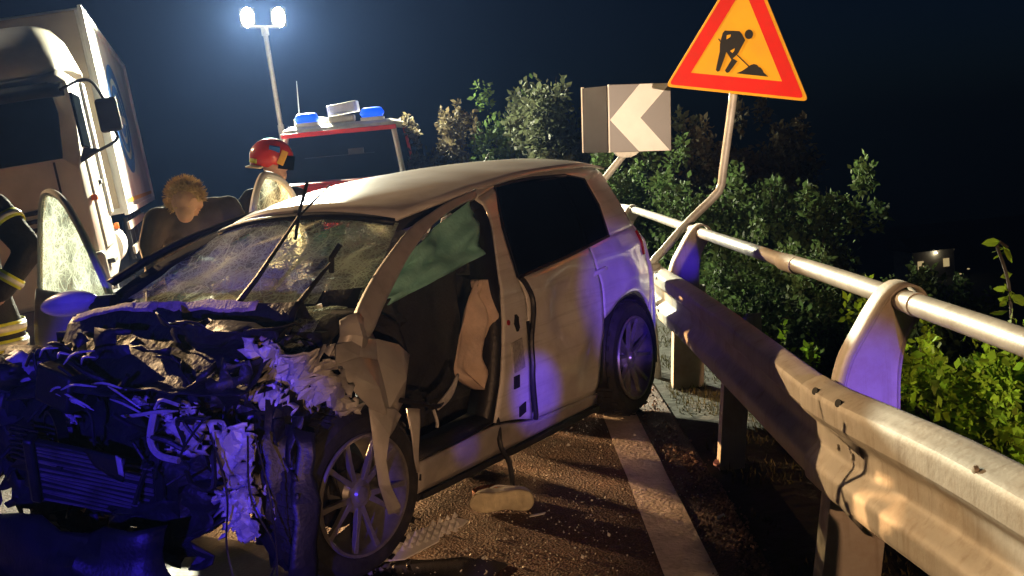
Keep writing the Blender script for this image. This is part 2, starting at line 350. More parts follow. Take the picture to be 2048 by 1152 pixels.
# W-beam profile: (x offset toward road negative, z from bottom)
prof_lin = [(.03, 0), (.0, .004), (-.05, .022), (-.058, .035), (-.058, .088), (-.05, .10), (-.006, .135), (0, .145), (0, .20), (-.006, .21), (-.05, .246), (-.058, .258), (-.058, .312), (-.05, .325), (.0, .343), (.03, .347)]
prof = [(.035, 0), (.0, .004), (-.03, .02), (-.055, .045), (-.06, .075), (-.05, .10), (-.012, .128), (.0, .155), (.0, .18), (-.012, .207), (-.05, .235), (-.062, .262), (-.055, .30), (-.03, .328), (0, .342), (.035, .346)]
def lin(P, n):
    P = np.array(P); L = np.r_[0, np.cumsum(np.linalg.norm(np.diff(P, axis=0), axis=1))]; q = np.linspace(0, L[-1], n); return np.array([np.interp(q, L, P[:, k]) for k in (0, 1)]).T
PRF = lin(prof_lin, 56)
def beam(path, name, off=0):
    b = B(); rings = []
    for (x, y, z, ht) in path:
        rings.append([Vector((x+px_*.85-off, y, z+pz*ht/.346)) for px_, pz in PRF])
    b.v = []; b.loft([[p-GO for p in r] for r in rings], False, False)
    return b.obj(name, 'steel', gr, solid=.004, smooth=28)
def interp_path(P, n):
    return [tuple(p) for p in spl(P, n)]
far = interp_path([(.965, 3.10, .41, .345), (.96, 3.9, .415, .345), (.96, 5.2, .415, .345), (.97, 6.4, .40, .34), (.97, 7.2, .38, .34), (.94, 9, .37, .34), (.75, 12, .36, .34), (.1, 16, .36, .34)], 60)
near = interp_path([(.955, 3.62, .42, .355), (.945, 3.3, .445, .355), (.945, 2.85, .485, .355), (.95, 2.4, .525, .35), (.96, 1.9, .55, .345), (1.0, 1.0, .57, .34), (1.0, -3, .58, .34)], 40)
bf = beam(far, 'beam'); bn = beam(near, 'beam', .012)
bn['label'] = 'near beam section lapped over the far one at the splice'
def hook(Y, pts_l, pts_r, low_l, low_r, zlow, depth=.13):
    """C-section post whose flange curves up and over the pipe; outlines in X,Z at its own Y"""
    b = B(); Lc = spl(pts_l, 40); Lw = spl(pts_l[:7], 22); Rc = spl(pts_r[:9], 22)
    fr = [[Vector((p[0]+.004, Y+.012, p[1]))-GO, Vector((q[0], Y+.012, q[1]))-GO] for p, q in zip(Lw, Rc)]
    t = .008
    # web plate facing along the road
    for i in range(21):
        a, c = fr[i]; e, g = fr[i+1]; k = Vector((0, t, 0))
        b.add([a, c, g, e, a+k, c+k, g+k, e+k], [(0, 1, 2, 3), (7, 6, 5, 4), (0, 3, 7, 4), (1, 5, 6, 2)])
    web = b.obj('post_web', 'steel', gr, smooth=0)
    b = B(); rings = []
    for p in Lc: rings.append([Vector((p[0], Y-.004, p[1]))-GO, Vector((p[0], Y+depth, p[1]))-GO])
    b.loft(rings, False, False); fl = b.obj('post_flange', 'steel', gr, solid=.009, smooth=60)
    b = B(); b.loft([[Vector((p[0], Y-.002, p[1]))-GO, Vector((p[0], Y+depth*.5, p[1]))-GO] for p in Rc], False, False); b.obj('post_flange', 'steel', gr, solid=.007, smooth=60)
    return web
# curved upper arms
la = [(.985, .60), (.992, .70), (1.004, .767), (1.031, .843), (1.082, .925), (1.13, .998), (1.17, 1.042), (1.21, 1.060), (1.25, 1.048), (1.272, 1.012), (1.272, .97)]
ra = [(1.155, .56), (1.162, .62), (1.168, .67), (1.172, .74), (1.178, .80), (1.195, .875), (1.218, .925), (1.24, .952), (1.262, .965), (1.278, .962)]
for Y, dx, dz in ((3.5, 0, 0), (7.1, -.008, -.062), (10.7, -.02, -.125)):
    hook(Y, [(x+dx, z+dz) for x, z in la], [(x+dx, z+dz) for x, z in ra], None, None, 0)
# lower straight posts (C sections), leaning slightly outwards
def post(Y, x0, x1, lean, z1=.74, y_w=.10):
    b = B(); zb = -.45
    def P(x, y, zz): return Vector((x+lean*(zz-.5), Y+y, zz))-GO
    t = .008
    sec = [(x0, 0), (x1, 0), (x1, y_w), (x1-.03, y_w), (x1-.03, y_w-t), (x1-t, y_w-t), (x1-t, t), (x0+t, t), (x0+t, y_w-t), (x0+.03, y_w-t), (x0+.03, y_w), (x0, y_w)]
    b.loft([[P(x, y, zb) for x, y in sec], [P(x, y, z1) for x, y in sec]], True, True)
    return b.obj('post', 'steel', gr, smooth=0, bevel=.002)
post(3.506, .955, 1.145, .16, .66); post(7.106, 1.0, 1.195, .09, .62); post(5.3, .965, 1.085, .12, .70, .08); post(10.7, .85, 1.0, .05); post(-8, .99, 1.16, .1)
b = B(); b.box(Vector((1.115, 5.32, .665))-GO, (.07, .006, .10)); b.obj('spacer_plate', 'steel', gr, smooth=0)
# pipe handrail in two lengths with a sleeve joint
pz = [(1.1, 14, .80), (1.17, 12, .855), (1.2, 11.28, .88), (1.2, 9.2, .92), (1.2, 7.15, .95), (1.2, 4.9, .988)]
b = B(); b.tube([Vector(p)-GO for p in spl(pz[1:], 30)], .0325, 16); b.obj('handrail', 'steel2', gr, smooth=50)
pz2 = [(1.2, 4.96, .983), (1.2, 4.58, .998), (1.2, 3.45, 1.015), (1.205, 2.68, 1.022), (1.22, 1.2, 1.02), (1.23, -3, 1.02)]
b = B(); b.tube([Vector(p)-GO for p in spl(pz2, 40)], .0345, 16); b.obj('handrail', 'steel2', gr, smooth=50)
b = B(); b.tube([Vector(p)-GO for p in ((1.2, 5.02, .982), (1.2, 4.78, .989))], .039, 16); b.obj('handrail_sleeve', 'steel', gr, smooth=50)
b = B(); b.tube([Vector(p)-GO for p in ((1.2, 3.38, 1.0165), (1.2, 3.41, 1.016))], .0375, 16); b.obj('handrail_collar', 'steel2', gr, smooth=50)
# slotted holes and bolts along the splice
def slot(x, y, z, ry, l=.03, w=.012):
    b = B(); pts = []
    n = 14
    for k in range(n):
        a = k*2*math.pi/n; pts.append((math.cos(a)*l*.5, math.sin(a)*w*.5))
    M = Matrix.Rotation(ry, 3, 'Y'); C0 = Vector((x, y, z))-GO
    b.prism(pts, lambda u, v, w_: C0+M @ Vector((w_-.002, u, v)), .004)
    return b.obj('slot', 'hole', gr, smooth=0)
def beam_pt(path, Y, k):      # point on the beam face at profile height k, slightly proud
    ysv = sorted(path, key=lambda p: p[1]); yy = [p[1] for p in ysv]
    x = np.interp(Y, yy, [p[0] for p in ysv]); z = np.interp(Y, yy, [p[2] for p in ysv]); h = np.interp(Y, yy, [p[3] for p in ysv])
    pr = PRF; i = int(k*55); return x+pr[i][0]*.85, z+pr[i][1]*h/.346
for Y, k in ((3.44, .86), (3.18, .86), (7.32, .86), (7.22, .80), (7.26, .30), (7.38, .34), (7.35, .20)):
    x, z = beam_pt(near if Y < 3.7 else far, Y, k); slot(x-(.017 if Y < 3.7 else .004), Y, z, .55 if k > .5 else -.1, .05, .024)
for Y, k in ((3.35, .5), (2.25, .86), (3.20, .5)):
    x, z = beam_pt(near, Y, k); b = B(); b.lathe([(0, -.006), (.009, -.005), (.011, 0), (.011, .004)], 10, lambda p: Vector((x-.016+p.y, Y+p.x, z+p.z))-GO); b.obj('bolt', 'steel', gr)

# ================================================================== SIGNS
def poly_round(P, r, n=5):
    out = []
    for i, p in enumerate(P):
        p = Vector(p); a = Vector(P[i-1]); c = Vector(P[(i+1) % len(P)])
        d1 = (a-p).normalized(); d2 = (c-p).normalized()
        for k in range(n+1):
            t = k/n; out.append(tuple((p+d1*r)*(1-t)**2+p*2*t*(1-t)+(p+d2*r)*t*t))
    return out
sg = empty('roadworks_sign', (.92, 7.5, .70), 0, 'red and amber triangular roadworks sign with digging man on a bent pole', 'road sign')
SO = Vector((.92, 7.5, .70))
b = B(); b.tube([Vector(p)-SO for p in spl([(.91, 7.5, -.1), (.905, 7.5, .55), (.925, 7.5, .73), (1.02, 7.51, .83), (1.2, 7.52, 1.0), (1.36, 7.53, 1.13), (1.42, 7.53, 1.20), (1.445, 7.53, 1.32), (1.54, 7.53, 1.78), (1.66, 7.54, 2.4)], 60)], .027, 14); pole = b.obj('pole', 'steel2', sg, smooth=50)
b = B(); b.box(Vector((.93, 7.5, .70))-SO, (.10, .09, .09)); b.obj('pole_clamp', 'steel', sg, bevel=.008)
side = .98
MS = Matrix.Translation(Vector((1.535, 7.44, 1.80))-SO) @ Matrix.Rotation(R(-38), 4, 'Z') @ Matrix.Rotation(R(11), 4, 'Y') @ Matrix.Rotation(R(2), 4, 'X')
def sp(u, v, w): return MS @ Vector((u*side, -w, v*side))
b = B(); b.prism(poly_round([(-.515, -.01), (.515, -.01), (0, .882)], .045), lambda u, v, w: sp(u, v, w), .012); b.obj('sign_plate', 'signyel', sg, smooth=0, bevel=.003)
b = B()
o_ = poly_round([(-.485, .008), (.485, .008), (0, .848)], .035); i_ = poly_round([(-.327, .099), (.327, .099), (0, .665)], .004)
for P, d in ((o_, .0145),):
    n = len(P); k = len(i_)
    vs = [sp(u, v, d) for u, v in P]+[sp(u, v, d) for u, v in i_]
    b.add(vs, [(a, (a+1) % n, n+(a+1) % n, n+a) for a in range(n)])
b.obj('red_border', 'signred', sg, smooth=0)
b = B(); W0 = .0145; T0 = .002
body = [(-.104, .388), (-.0, .391), (.020, .372), (.046, .337), (.012, .266), (.0, .243), (-.030, .215), (.005, .201), (-.046, .127), (-.062, .120), (-.078, .133), (-.038, .206), (-.079, .254), (-.091, .209), (-.116, .129), (-.130, .122), (-.144, .131), (-.127, .253), (-.130, .300), (-.124, .340), (-.117, .372)]
b.prism(body, lambda u, v, w: sp(u, v, W0+w), T0)
b.prism([(.068+.029*math.cos(a*.4488), .375+.030*math.sin(a*.4488)) for a in range(14)], lambda u, v, w: sp(u, v, W0+w), T0)
b.prism([(-.011, .242), (-.005, .246), (.094, .176), (.086, .172)], lambda u, v, w: sp(u, v, W0+w), T0*.8)
b.prism([(-.142, .336), (-.118, .312), (-.122, .306), (-.146, .330)], lambda u, v, w: sp(u, v, W0+w), T0*.8)
b.prism([(.005, .123), (.043, .141), (.070, .160), (.099, .183), (.122, .192), (.146, .188), (.156, .176), (.172, .172), (.187, .158), (.195, .145), (.229, .121)], lambda u, v, w: sp(u, v, W0+w), T0)
b.obj('pictogram', 'signblk', sg, smooth=0)
b = B()
b.prism([(-.086, .359), (-.058, .366), (-.060, .350), (-.086, .333)], lambda u, v, w: sp(u, v, W0+T0+w), .0012)
b.prism([(-.052, .262), (-.022, .280), (-.024, .262), (-.036, .250)], lambda u, v, w: sp(u, v, W0+T0+w), .0012)
b.obj('pictogram_gap', 'signyel', sg, smooth=0)
for vv in (.16, .42):
    b = B(); b.box(sp(0, vv, -.008), (.5*side*(1-vv), .016, .035), (MS.to_3x3())); b.obj('stiffener', 'steel', sg)

cs = empty('chevron_sign', (.56, 8.6, 0), 0, 'square curve marker with pale chevron pointing left, on a slanting pole behind the car', 'road sign')
CO = Vector((.56, 8.6, 0))
b = B(); b.tube([Vector(p)-CO for p in spl([(.50, 8.62, -.2), (.50, 8.62, .6), (.53, 8.62, .95), (.66, 8.62, 1.17), (.80, 8.62, 1.32), (.93, 8.62, 1.455)], 30)], .026, 12); b.obj('pole', 'steel2', cs, smooth=50)
b = B(); b.prism([(.845, 1.475), (1.04, 1.465), (1.01, 1.44), (.97, 1.425), (.90, 1.425), (.865, 1.445)], lambda u, v, w: Vector((u, 8.58+w, v))-CO, .07); b.obj('saddle_bracket', 'steel2', cs, smooth=0, bevel=.004)
CM = Matrix.Translation(Vector((.805, 8.5, 1.475))-CO) @ Matrix.Rotation(R(3.5), 4, 'Y') @ Matrix.Rotation(R(0), 4, 'Z')
cw, ch = .452, .492
def cp(u, v, w): return CM @ Vector((u*cw, -w, v*ch))
b = B(); b.prism([(0, 0), (1, .0), (1, 1), (0, 1)], cp, .02); b.obj('sign_board', 'signgrey', cs, smooth=0, bevel=.003)
b = B(); b.prism([(.50, 1.0-.004), (.995, 1.0-.004), (.505, .5), (.975, .006), (.475, .006), (.012, .48)], lambda u, v, w: cp(u, v, .0205+w), .0015); b.obj('chevron', 'signwhite', cs, smooth=0)
b = B(); b.box(cp(-.004, .5, .012), (.008, .03, ch), CM.to_3x3()); b.obj('edge_trim', 'signwhite', cs, smooth=0)
WM = CM @ Matrix.Rotation(R(-62), 4, 'Z')
b = B(); b.prism([(-.34, 0), (-.006, 0), (-.006, 1), (-.34, 1)], lambda u, v, w: WM @ Vector((u, -w, v*ch*.985)), .012); b.obj('side_wing', 'signside', cs, smooth=0, bevel=.002)
b = B(); b.box(WM @ Vector((-.345, -.006, ch*.5)), (.012, .02, ch), WM.to_3x3()); b.obj('edge_trim', 'signwhite', cs, smooth=0)

# ================================================================== WRECKED CAR (local: x to the rear, y to the far side, z up)
car = empty('wrecked_car', (-1.4621, 4.5400, 0), R(59.819), 'white hatchback with crushed front, crazed windscreen and driver door torn off', 'car')
def sy(x, z):
    y = np.interp(z, [.15, .3, .55, .8, .95, 1.05, 1.2, 1.38, 1.46], [.80, .86, .885, .88, .86, .815, .735, .61, .50])
    if x > 2.5: y -= .16*((x-2.5)/.9)**2
    return float(y)
def panel(name, bot, top, lef, rig, m='paint', nu=16, nv=12, off=0., parent=car, sgn=-1, solid=.012, dent=0, seed=0):
    G = coons(bot, top, lef, rig, nu, nv); b = B(); rings = []
    for i, row in enumerate(G):
        rr = []
        for j, p in enumerate(row):
            x, z = float(p[0]), float(p[1]); y = sy(x, z)+off
            if dent:
                e = min(1, 4*min(i, nu-1-i)/(nu-1), 4*min(j, nv-1-j)/(nv-1))
                y += dent*e*mnoise.noise(Vector((x*3.2, z*3.2, seed)))
            rr.append(Vector((x, sgn*y, z)))
        rings.append(rr)
    b.loft(rings, False, False); return b.obj(name, m, parent, smooth=40, solid=solid)
zc = lambda x: float(np.interp(x, [.98, 1.08, 1.3, 1.6, 2.0, 2.5, 2.9, 3.2, 3.3], [1.365, 1.388, 1.430, 1.468, 1.497, 1.512, 1.507, 1.480, 1.46]))
ze = lambda x: zc(x)-.07
# roof skin
b = B(); rings = []
rx = spl([(1.05, 0), (1.3, 0), (1.8, 0), (2.4, 0), (2.9, 0), (3.25, 0)], 24)[:, 0]
for x in rx:
    row = []
    for k in range(21):
        t = -1+k*.1; yb = .60-.10*max(0, (1.35-x)/.35)-.07*max(0, (x-2.6)/.65)
        z = zc(x)-.07*abs(t)**2.4; xx = x-.07*(1-t*t)*max(0, (1.4-x)/.35)
        z += .006*mnoise.noise(Vector((x*2.5, t*2.2, 3)))
        row.append((xx, t*yb, z))
    rings.append(row)
b.loft(rings, False, False); roof = b.obj('roof', 'paint', car, smooth=40, solid=.014)
b = B(); b.tube([(2.62, -.02, 1.475), (2.66, -.02, 1.49), (2.75, -.02, 1.56)], [.012, .008, .003], 8); b.obj('antenna', 'black', roof)
b = B(); b.loft([[(1.03-.07*(1-t*t), t*.52, 1.365-.055*abs(t)**2.4) for t in np.linspace(-1, 1, 15)], [(1.0-.07*(1-t*t), t*.53, 1.352-.055*abs(t)**2.4) for t in np.linspace(-1, 1, 15)]], False, False); b.obj('header_seal', 'black', roof, solid=.02)
b = B(); b.loft([[(xx, yy, zz-.05) for xx, yy, zz in r[::2]] for r in rings[::2]], False, False); b.obj('headliner', 'interior', roof, solid=.01)
# side frames: A-pillar running into the roof rail
Ain = [(.288, .925), (.432, 1.011), (.585, 1.089), (.777, 1.178), (.993, 1.252), (1.232, 1.312), (1.425, 1.344), (1.535, 1.352)]
Aout = [(.16, .93), (.30, 1.035), (.50, 1.135), (.70, 1.215), (.90, 1.28), (1.08, 1.318), (1.30, 1.358), (1.60, 1.392)]
for sgn in (-1, 1):
    if sgn > 0:
        Ai2 = [(x+.035, z-.02) for x, z in Aout[2:]]; panel('a_pillar', Ai2, Aout[2:], [Ai2[0], Aout[2]], [Ai2[-1], Aout[-1]], 'black', 30, 4, .006, sgn=sgn, solid=.025)
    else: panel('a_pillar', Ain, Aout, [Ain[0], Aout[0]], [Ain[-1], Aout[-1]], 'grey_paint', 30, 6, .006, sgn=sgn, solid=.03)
    panel('roof_rail', [(1.535, 1.352), (1.812, 1.395), (2.241, 1.405), (2.731, 1.385), (2.83, 1.35)], [(1.60, 1.395), (1.9, 1.424), (2.3, 1.440), (2.8, 1.438), (3.25, 1.405)], [(1.535, 1.352), (1.60, 1.395)], [(2.83, 1.35), (3.25, 1.405)], 'paint', 24, 4, .004, sgn=sgn)
# B pillar
OR = [(1.147, .36), (1.203, .523), (1.249, .676), (1.294, .854), (1.345, .986), (1.441, 1.116), (1.554, 1.25), (1.583, 1.317), (1.55, 1.352)]
RF = [(1.513, .285), (1.486, .50), (1.505, .765), (1.525, .879), (1.498, .971), (1.60, 1.207), (1.80, 1.398)]
bp_ = panel('b_pillar', [OR[0], (1.33, .33), RF[0]], [OR[-1], (1.66, 1.37), RF[-1]], OR, RF, 'paint', 10, 30, 0)
panel('b_pillar', [OR[0], (1.33, .33), RF[0]], [OR[-1], (1.66, 1.37), RF[-1]], OR, RF, 'paint', 10, 30, 0, sgn=1)
def on_side(name, poly, m, parent, off=.012, th=.006):
    b = B(); b.prism(poly, lambda u, v, w: Vector((u, -(sy(u, v)+off-th+w), v)), th); return b.obj(name, m, parent, smooth=0)
def rect(cx, cz, w, h, sl=0): return [(cx-w/2, cz-h/2-sl), (cx+w/2, cz-h/2+sl), (cx+w/2, cz+h/2+sl), (cx-w/2, cz+h/2-sl)]
on_side('door_striker', [(1.395+.022*math.cos(a*.6283)*(1.1 if a % 2 else .75), .775+.042*math.sin(a*.6283)) for a in range(10)], 'hole', bp_, .012)
on_side('sticker', rect(1.375, .625, .10, .14, .004), 'sticker', bp_)
on_side('drain_plug', rect(1.345, .505, .05, .06), 'hole', bp_)
on_side('drain_plug', rect(1.40, .36, .06, .05, .006), 'hole', bp_)
on_side('latch', rect(1.50, .72, .025, .09), 'hole', bp_)
on_side('belt_button', [(1.318+.011*math.cos(a), .79+.013*math.sin(a)) for a in np.linspace(0, 6.0, 9)], 'red', bp_, .013)
# rear door with window, handle and hanging seal
belt = [(1.498, .971), (1.75, .985), (2.007, .999), (2.319, 1.022), (2.613, 1.044)]
rd = panel('rear_door', [RF[0], (1.9, .262), (2.235, .235)], [(1.498, .966), (1.75, .982), (2.007, .996), (2.325, 1.02)], RF[:5][::1][:4]+[(1.498, .966)], [(2.235, .235), (2.275, .469), (2.325, .63), (2.335, .811), (2.31, .925), (2.325, 1.02)], 'paint', 26, 24, .004, dent=.06, seed=4)
panel('window_pane', belt, [(1.80, 1.398), (2.0, 1.404), (2.241, 1.408), (2.60, 1.398), (2.79, 1.362)], [belt[0], (1.60, 1.2), (1.80, 1.398)], [belt[-1], (2.725, 1.215), (2.79, 1.362)], 'glassblk', 20, 14, .003, rd, solid=.006)
panel('window_divider', [(2.29, 1.02), (2.335, 1.024)], [(2.47, 1.40), (2.50, 1.40)], [(2.29, 1.02), (2.40, 1.22), (2.47, 1.40)], [(2.335, 1.024), (2.44, 1.22), (2.50, 1.40)], 'glassblk', 3, 12, .005, rd, solid=.006)
b = B(); W_ = [belt[0], (1.60, 1.2), (1.805, 1.397), (2.0, 1.405), (2.241, 1.409), (2.60, 1.399), (2.79, 1.362), (2.725, 1.215), (2.613, 1.044), (2.319, 1.022), (2.007, .999), (1.75, .985), belt[0]]
b.tube([(x, -(sy(x, z)+.004), z) for x, z in W_], .011, 6); b.obj('window_seal', 'black', rd)
b = B(); hp = spl([(2.26, .868), (2.30, .885), (2.38, .893), (2.44, .889)], 10); b.tube([(x, -(sy(x, z)+.004+.022*math.sin(i/9*math.pi)), z) for i, (x, z) in enumerate(hp)], .012, 8); b.obj('handle', 'paint', rd)
b = B(); stp = spl([(1.50, .975), (1.53, .93), (1.558, .86), (1.53, .77), (1.492, .675), (1.482, .58), (1.479, .484), (1.513, .285)], 30); b.tube([(x, -(sy(x, z)+.022), z) for x, z in stp], .013, 7); b.obj('hanging_seal', 'black', rd)
# rear quarter, arch lip, rear end
arch = [(2.325, .63), (2.42, .655), (2.55, .70), (2.72, .715), (2.88, .69), (3.02, .62), (3.08, .56)]
for sgn in (-1, 1):
    q1 = panel('c_pillar', [(2.613, 1.044), (2.8, 1.05), (3.12, 1.05)], [(2.79, 1.362), (2.95, 1.375), (3.25, 1.405)], [(2.613, 1.044), (2.725, 1.215), (2.79, 1.362)], [(3.12, 1.05), (3.15, 1.22), (3.25, 1.405)], 'paint', 14, 12, .002, sgn=sgn)
    q2 = panel('rear_quarter_panel', arch, [(2.325, 1.022), (2.613, 1.044), (2.8, 1.05), (3.12, 1.05)], [arch[0], (2.335, .811), (2.31, .925), (2.325, 1.022)], [(3.08, .56), (3.2, .72), (3.17, .9), (3.12, 1.05)], 'paint', 26, 16, .004, sgn=sgn, dent=.02, seed=9)
    b = B(); b.tube([(x, sgn*(sy(x, z)-.03), z) for x, z in spl([(2.31, .28), (2.315, .5)]+arch+[(3.14, .40)], 30)], .03, 8); b.obj('arch_lip', 'black', car)
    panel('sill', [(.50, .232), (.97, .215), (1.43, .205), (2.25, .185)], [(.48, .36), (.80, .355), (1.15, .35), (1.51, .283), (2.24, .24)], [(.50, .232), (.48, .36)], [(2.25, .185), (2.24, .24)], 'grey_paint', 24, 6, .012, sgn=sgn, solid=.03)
    b = B(); b.loft([[(x, sgn*.80, z), (x, sgn*.86, z+.0), (x, sgn*.86, z-.025), (x, sgn*.80, z-.03)] for x, z in ((.55, .215), (1.4, .19), (2.25, .17))], True, True); b.obj('sill_skirt', 'black', car, smooth=0)
    # wheel-well liner
    b = B(); b.loft([[(2.72+.36*math.cos(a), sgn*y, .34+.36*math.sin(a)) for a in np.linspace(-.3, 3.44, 18)] for y in (.86, .45)], False, False); b.obj('wheel_liner', 'black', car, solid=.01)
# hatch, tail light, bumper
b = B(); rows = []
for z, x in ((1.405, 3.30), (1.25, 3.33), (1.05, 3.36), (.95, 3.42), (.75, 3.46), (.45, 3.47), (.3, 3.42)):
    yb = sy(3.12, z)-.03 if z < 1.3 else .50; rows.append([(x-.16*abs(t)**2.5, t*yb, z) for t in np.linspace(-1, 1, 15)])
b.loft(rows, False, False); ht = b.obj('tailgate', 'paint', car, solid=.015)
b = B(); b.loft([[(r[0]+.012, r[1]*.82, r[2]) for r in rw] for rw in rows[:3]], False, False); b.obj('rear_window', 'glassblk', ht, solid=.006)
for sgn in (-1, 1):
    b = B(); b.loft([[(3.10, sgn*(sy(3.10, z)+.01), z) for z in (.88, .95, 1.02)], [(3.2, sgn*(sy(3.2, z)+.0), z) for z in (.87, .95, 1.02)], [(3.33, sgn*(sy(3.2, z)-.13), z) for z in (.87, .95, 1.02)]], False, False); b.obj('tail_light', 'red', car, solid=.02)
    b = B(); b.loft([[(3.09, sgn*(sy(3.09, z)+.006), z) for z in (.34, .45, .58)], [(3.26, sgn*(sy(3.26, z)-.0), z) for z in (.34, .45, .66)], [(3.42, sgn*(sy(3.3, z)-.1), z) for z in (.34, .45, .70)]], False, False); b.obj('rear_bumper_corner', 'paint', car, solid=.02)
# door opening inner edge (black seal lining) and inner structure
loop = [(x, z) for x, z in Ain]+[(x, z) for x, z in OR[::-1]]+[(.80, .352), (.50, .36)]
b = B(); b.loft([[(x, -(sy(x, z)-.004), z) for x, z in loop], [(x+(.95-x)*.06, -(sy(x, z)-.05), z+(.85-z)*.06) for x, z in loop], [(x+(.95-x)*.08, -(sy(x, z)-.13), z+(.85-z)*.08) for x, z in loop]], False, False); b.obj('door_opening_seal', 'black', car, solid=.01)
b = B(); b.loft([[(x, (sy(x, z)-.004), z) for x, z in loop], [(x+(.95-x)*.06, (sy(x, z)-.05), z+(.85-z)*.06) for x, z in loop], [(x+(.95-x)*.08, (sy(x, z)-.13), z+(.85-z)*.08) for x, z in loop]], False, False); b.obj('door_opening_seal', 'black', car, solid=.01)
b = B()
b.box((1.75, 0, .27), (2.6, 1.5, .05)); b.obj('floor_pan', 'interior', car, smooth=0)
b = B(); b.box((2.95, 0, .62), (.06, 1.3, .75)); b.box((2.35, 0, .45), (.5, 1.3, .28)); b.obj('rear_bench', 'interior', car, bevel=.04)
b = B(); b.box((2.62, 0, .80), (.16, 1.25, .62), Matrix.Rotation(R(14), 3, 'Y')); b.obj('rear_backrest', 'interior', car, bevel=.05)
for sgn in (-1, 1):
    st = sub_empty('front_seat', car, (1.20, sgn*.36, .28), (0, 0, 0))
    b = B(); b.box((0, 0, .12), (.50, .48, .16)); b.obj('seat_cushion', 'interior', st, bevel=.05)
    b = B(); b.box((.32, 0, .42), (.15, .46, .58), Matrix.Rotation(R(20), 3, 'Y')); b.obj('seat_backrest', 'interior', st, bevel=.05)
    b = B(); b.box((.44, 0, .78), (.10, .24, .16), Matrix.Rotation(R(15), 3, 'Y')); b.obj('headrest', 'interior', st, bevel=.04)
# dashboard, firewall, steering wheel
b = B(); rows = []
for x, z in ((.20, .70), (.22, .93), (.34, .985), (.52, .97), (.66, .90), (.70, .78), (.66, .62)):
    rows.append([(x+.04*mnoise.noise(Vector((t*2, z, 2))), t*.74, z+.03*mnoise.noise(Vector((t*2.3, x*3, 7)))) for t in np.linspace(-1, 1, 17)])
b.loft(rows, False, False); b.obj('dashboard', 'interior', car, solid=.02)
b = B(); b.box((.18, 0, .60), (.04, 1.5, .72)); b.obj('firewall', 'dark', car)
b = B(); b.lathe([(.185+.016*math.cos(a), .016*math.sin(a)) for a in np.linspace(0, 2*math.pi, 9)[:-1]], 28, lambda p: Vector((.83, -.36, .88))+Matrix.Rotation(R(-62), 3, 'Y') @ Vector((p.x, p.z, p.y)), closed=True)
b.box((.83, -.36, .88), (.34, .05, .03), Matrix.Rotation(R(-62), 3, 'Y')); b.box((.83, -.36, .88), (.06, .30, .03), Matrix.Rotation(R(-62), 3, 'Y')); b.obj('steering_wheel', 'black', car)
# airbags
def cloth(name, m, P, parent=car, n=(18, 18), fold=.03, seed=0, solid=.006):
    """P: 4 corner points; sheet with pleats"""
    a, c, d, e = [Vector(p) for p in P]; nrm = (c-a).cross(e-a).normalized(); b = B(); rows = []
    for i in range(n[0]):
        u = i/(n[0]-1); row = []
        for j in range(n[1]):
            v = j/(n[1]-1); p = a*(1-u)*(1-v)+c*u*(1-v)+d*u*v+e*(1-u)*v
            q = fold*(math.sin(u*9+seed+2.5*mnoise.noise(Vector((u*2, v*3, seed))))*.6+mnoise.noise(Vector((u*4, v*4, seed+5))))
            w = 1+.10*mnoise.noise(Vector((v*3, seed, 1)))
            row.append(p+nrm*q+(c-a)*(.05*mnoise.noise(Vector((v*4, seed, 9)))))
        rows.append(row)
    b.loft(rows, False, False); return b.obj(name, m, parent, smooth=70, solid=solid)
cloth('curtain_airbag', 'teal', [(.62, -.68, 1.10), (1.50, -.62, 1.35), (1.40, -.74, 1.10), (.66, -.72, .99)], n=(26, 14), fold=.04, seed=1)
cloth('curtain_airbag', 'teal', [(.70, .62, 1.12), (1.55, .56, 1.35), (1.45, .66, 1.04), (.74, .66, .95)], n=(22, 14), fold=.035, seed=6)
cloth('curtain_airbag', 'teal', [(.98, -.10, 1.27), (1.02, -.24, 1.31), (1.0, -.22, 1.16), (.95, .0, 1.15)], n=(14, 12), fold=.03, seed=4)
def blob(name, m, c, r, parent=car, amp=.25, fr=3., seed=0, seg=(20, 14), squash=None):
    b = B(); rows = []
    for i in range(seg[1]+1):
        th = math.pi*i/seg[1]; row = []
        for j in range(seg[0]):
            ph = 2*math.pi*j/seg[0]; d = Vector((math.sin(th)*math.cos(ph), math.sin(th)*math.sin(ph), math.cos(th)))
            k = 1+amp*mnoise.noise(d*fr+Vector((seed, seed*2, 0)))+amp*.5*mnoise.noise(d*fr*2.7+Vector((seed, 3, 0)))
            row.append(Vector((d.x*r[0]*k, d.y*r[1]*k, d.z*r[2]*k))+Vector(c))
        rows.append(row)
    b.loft(rows, True, False); return b.obj(name, m, parent, smooth=50)
# side/seat airbag hanging in the driver's doorway, pleated cloth in a long leaf shape
b = B(); rows = []
le = [(1.212, 1.007), (1.18, .977), (1.11, .875), (1.035, .763), (.962, .654), (.985, .60), (1.05, .55), (1.098, .526)]
ri = [(1.222, 1.005), (1.259, .93), (1.321, .826), (1.335, .75), (1.24, .671), (1.245, .59), (1.19, .56), (1.11, .526)]
for p, q in zip(spl(le, 34), spl(ri, 34)):
    row = []
    for k in range(25):
        t = k/24; x = p[0]*(1-t)+q[0]*t; z = p[1]*(1-t)+q[1]*t; e = math.sin(t*math.pi)
        row.append((x, -.80-.03*e-.03*math.sin(t*11+z*13+3*mnoise.noise(Vector((z*5, t*2, 0))))*min(1, 3*e)-.035*mnoise.noise(Vector((t*3, z*7, 4))), z))
    rows.append(row)
b.loft(rows, False, False); b.obj('seat_airbag', 'beige', car, smooth=70, solid=.006)
blob('dash_airbag', 'beige', (.74, .12, 1.02), (.13, .20, .12), amp=.35, seed=3)
blob('steering_airbag', 'interior', (.88, -.38, .92), (.12, .22, .16), amp=.4, seed=8)
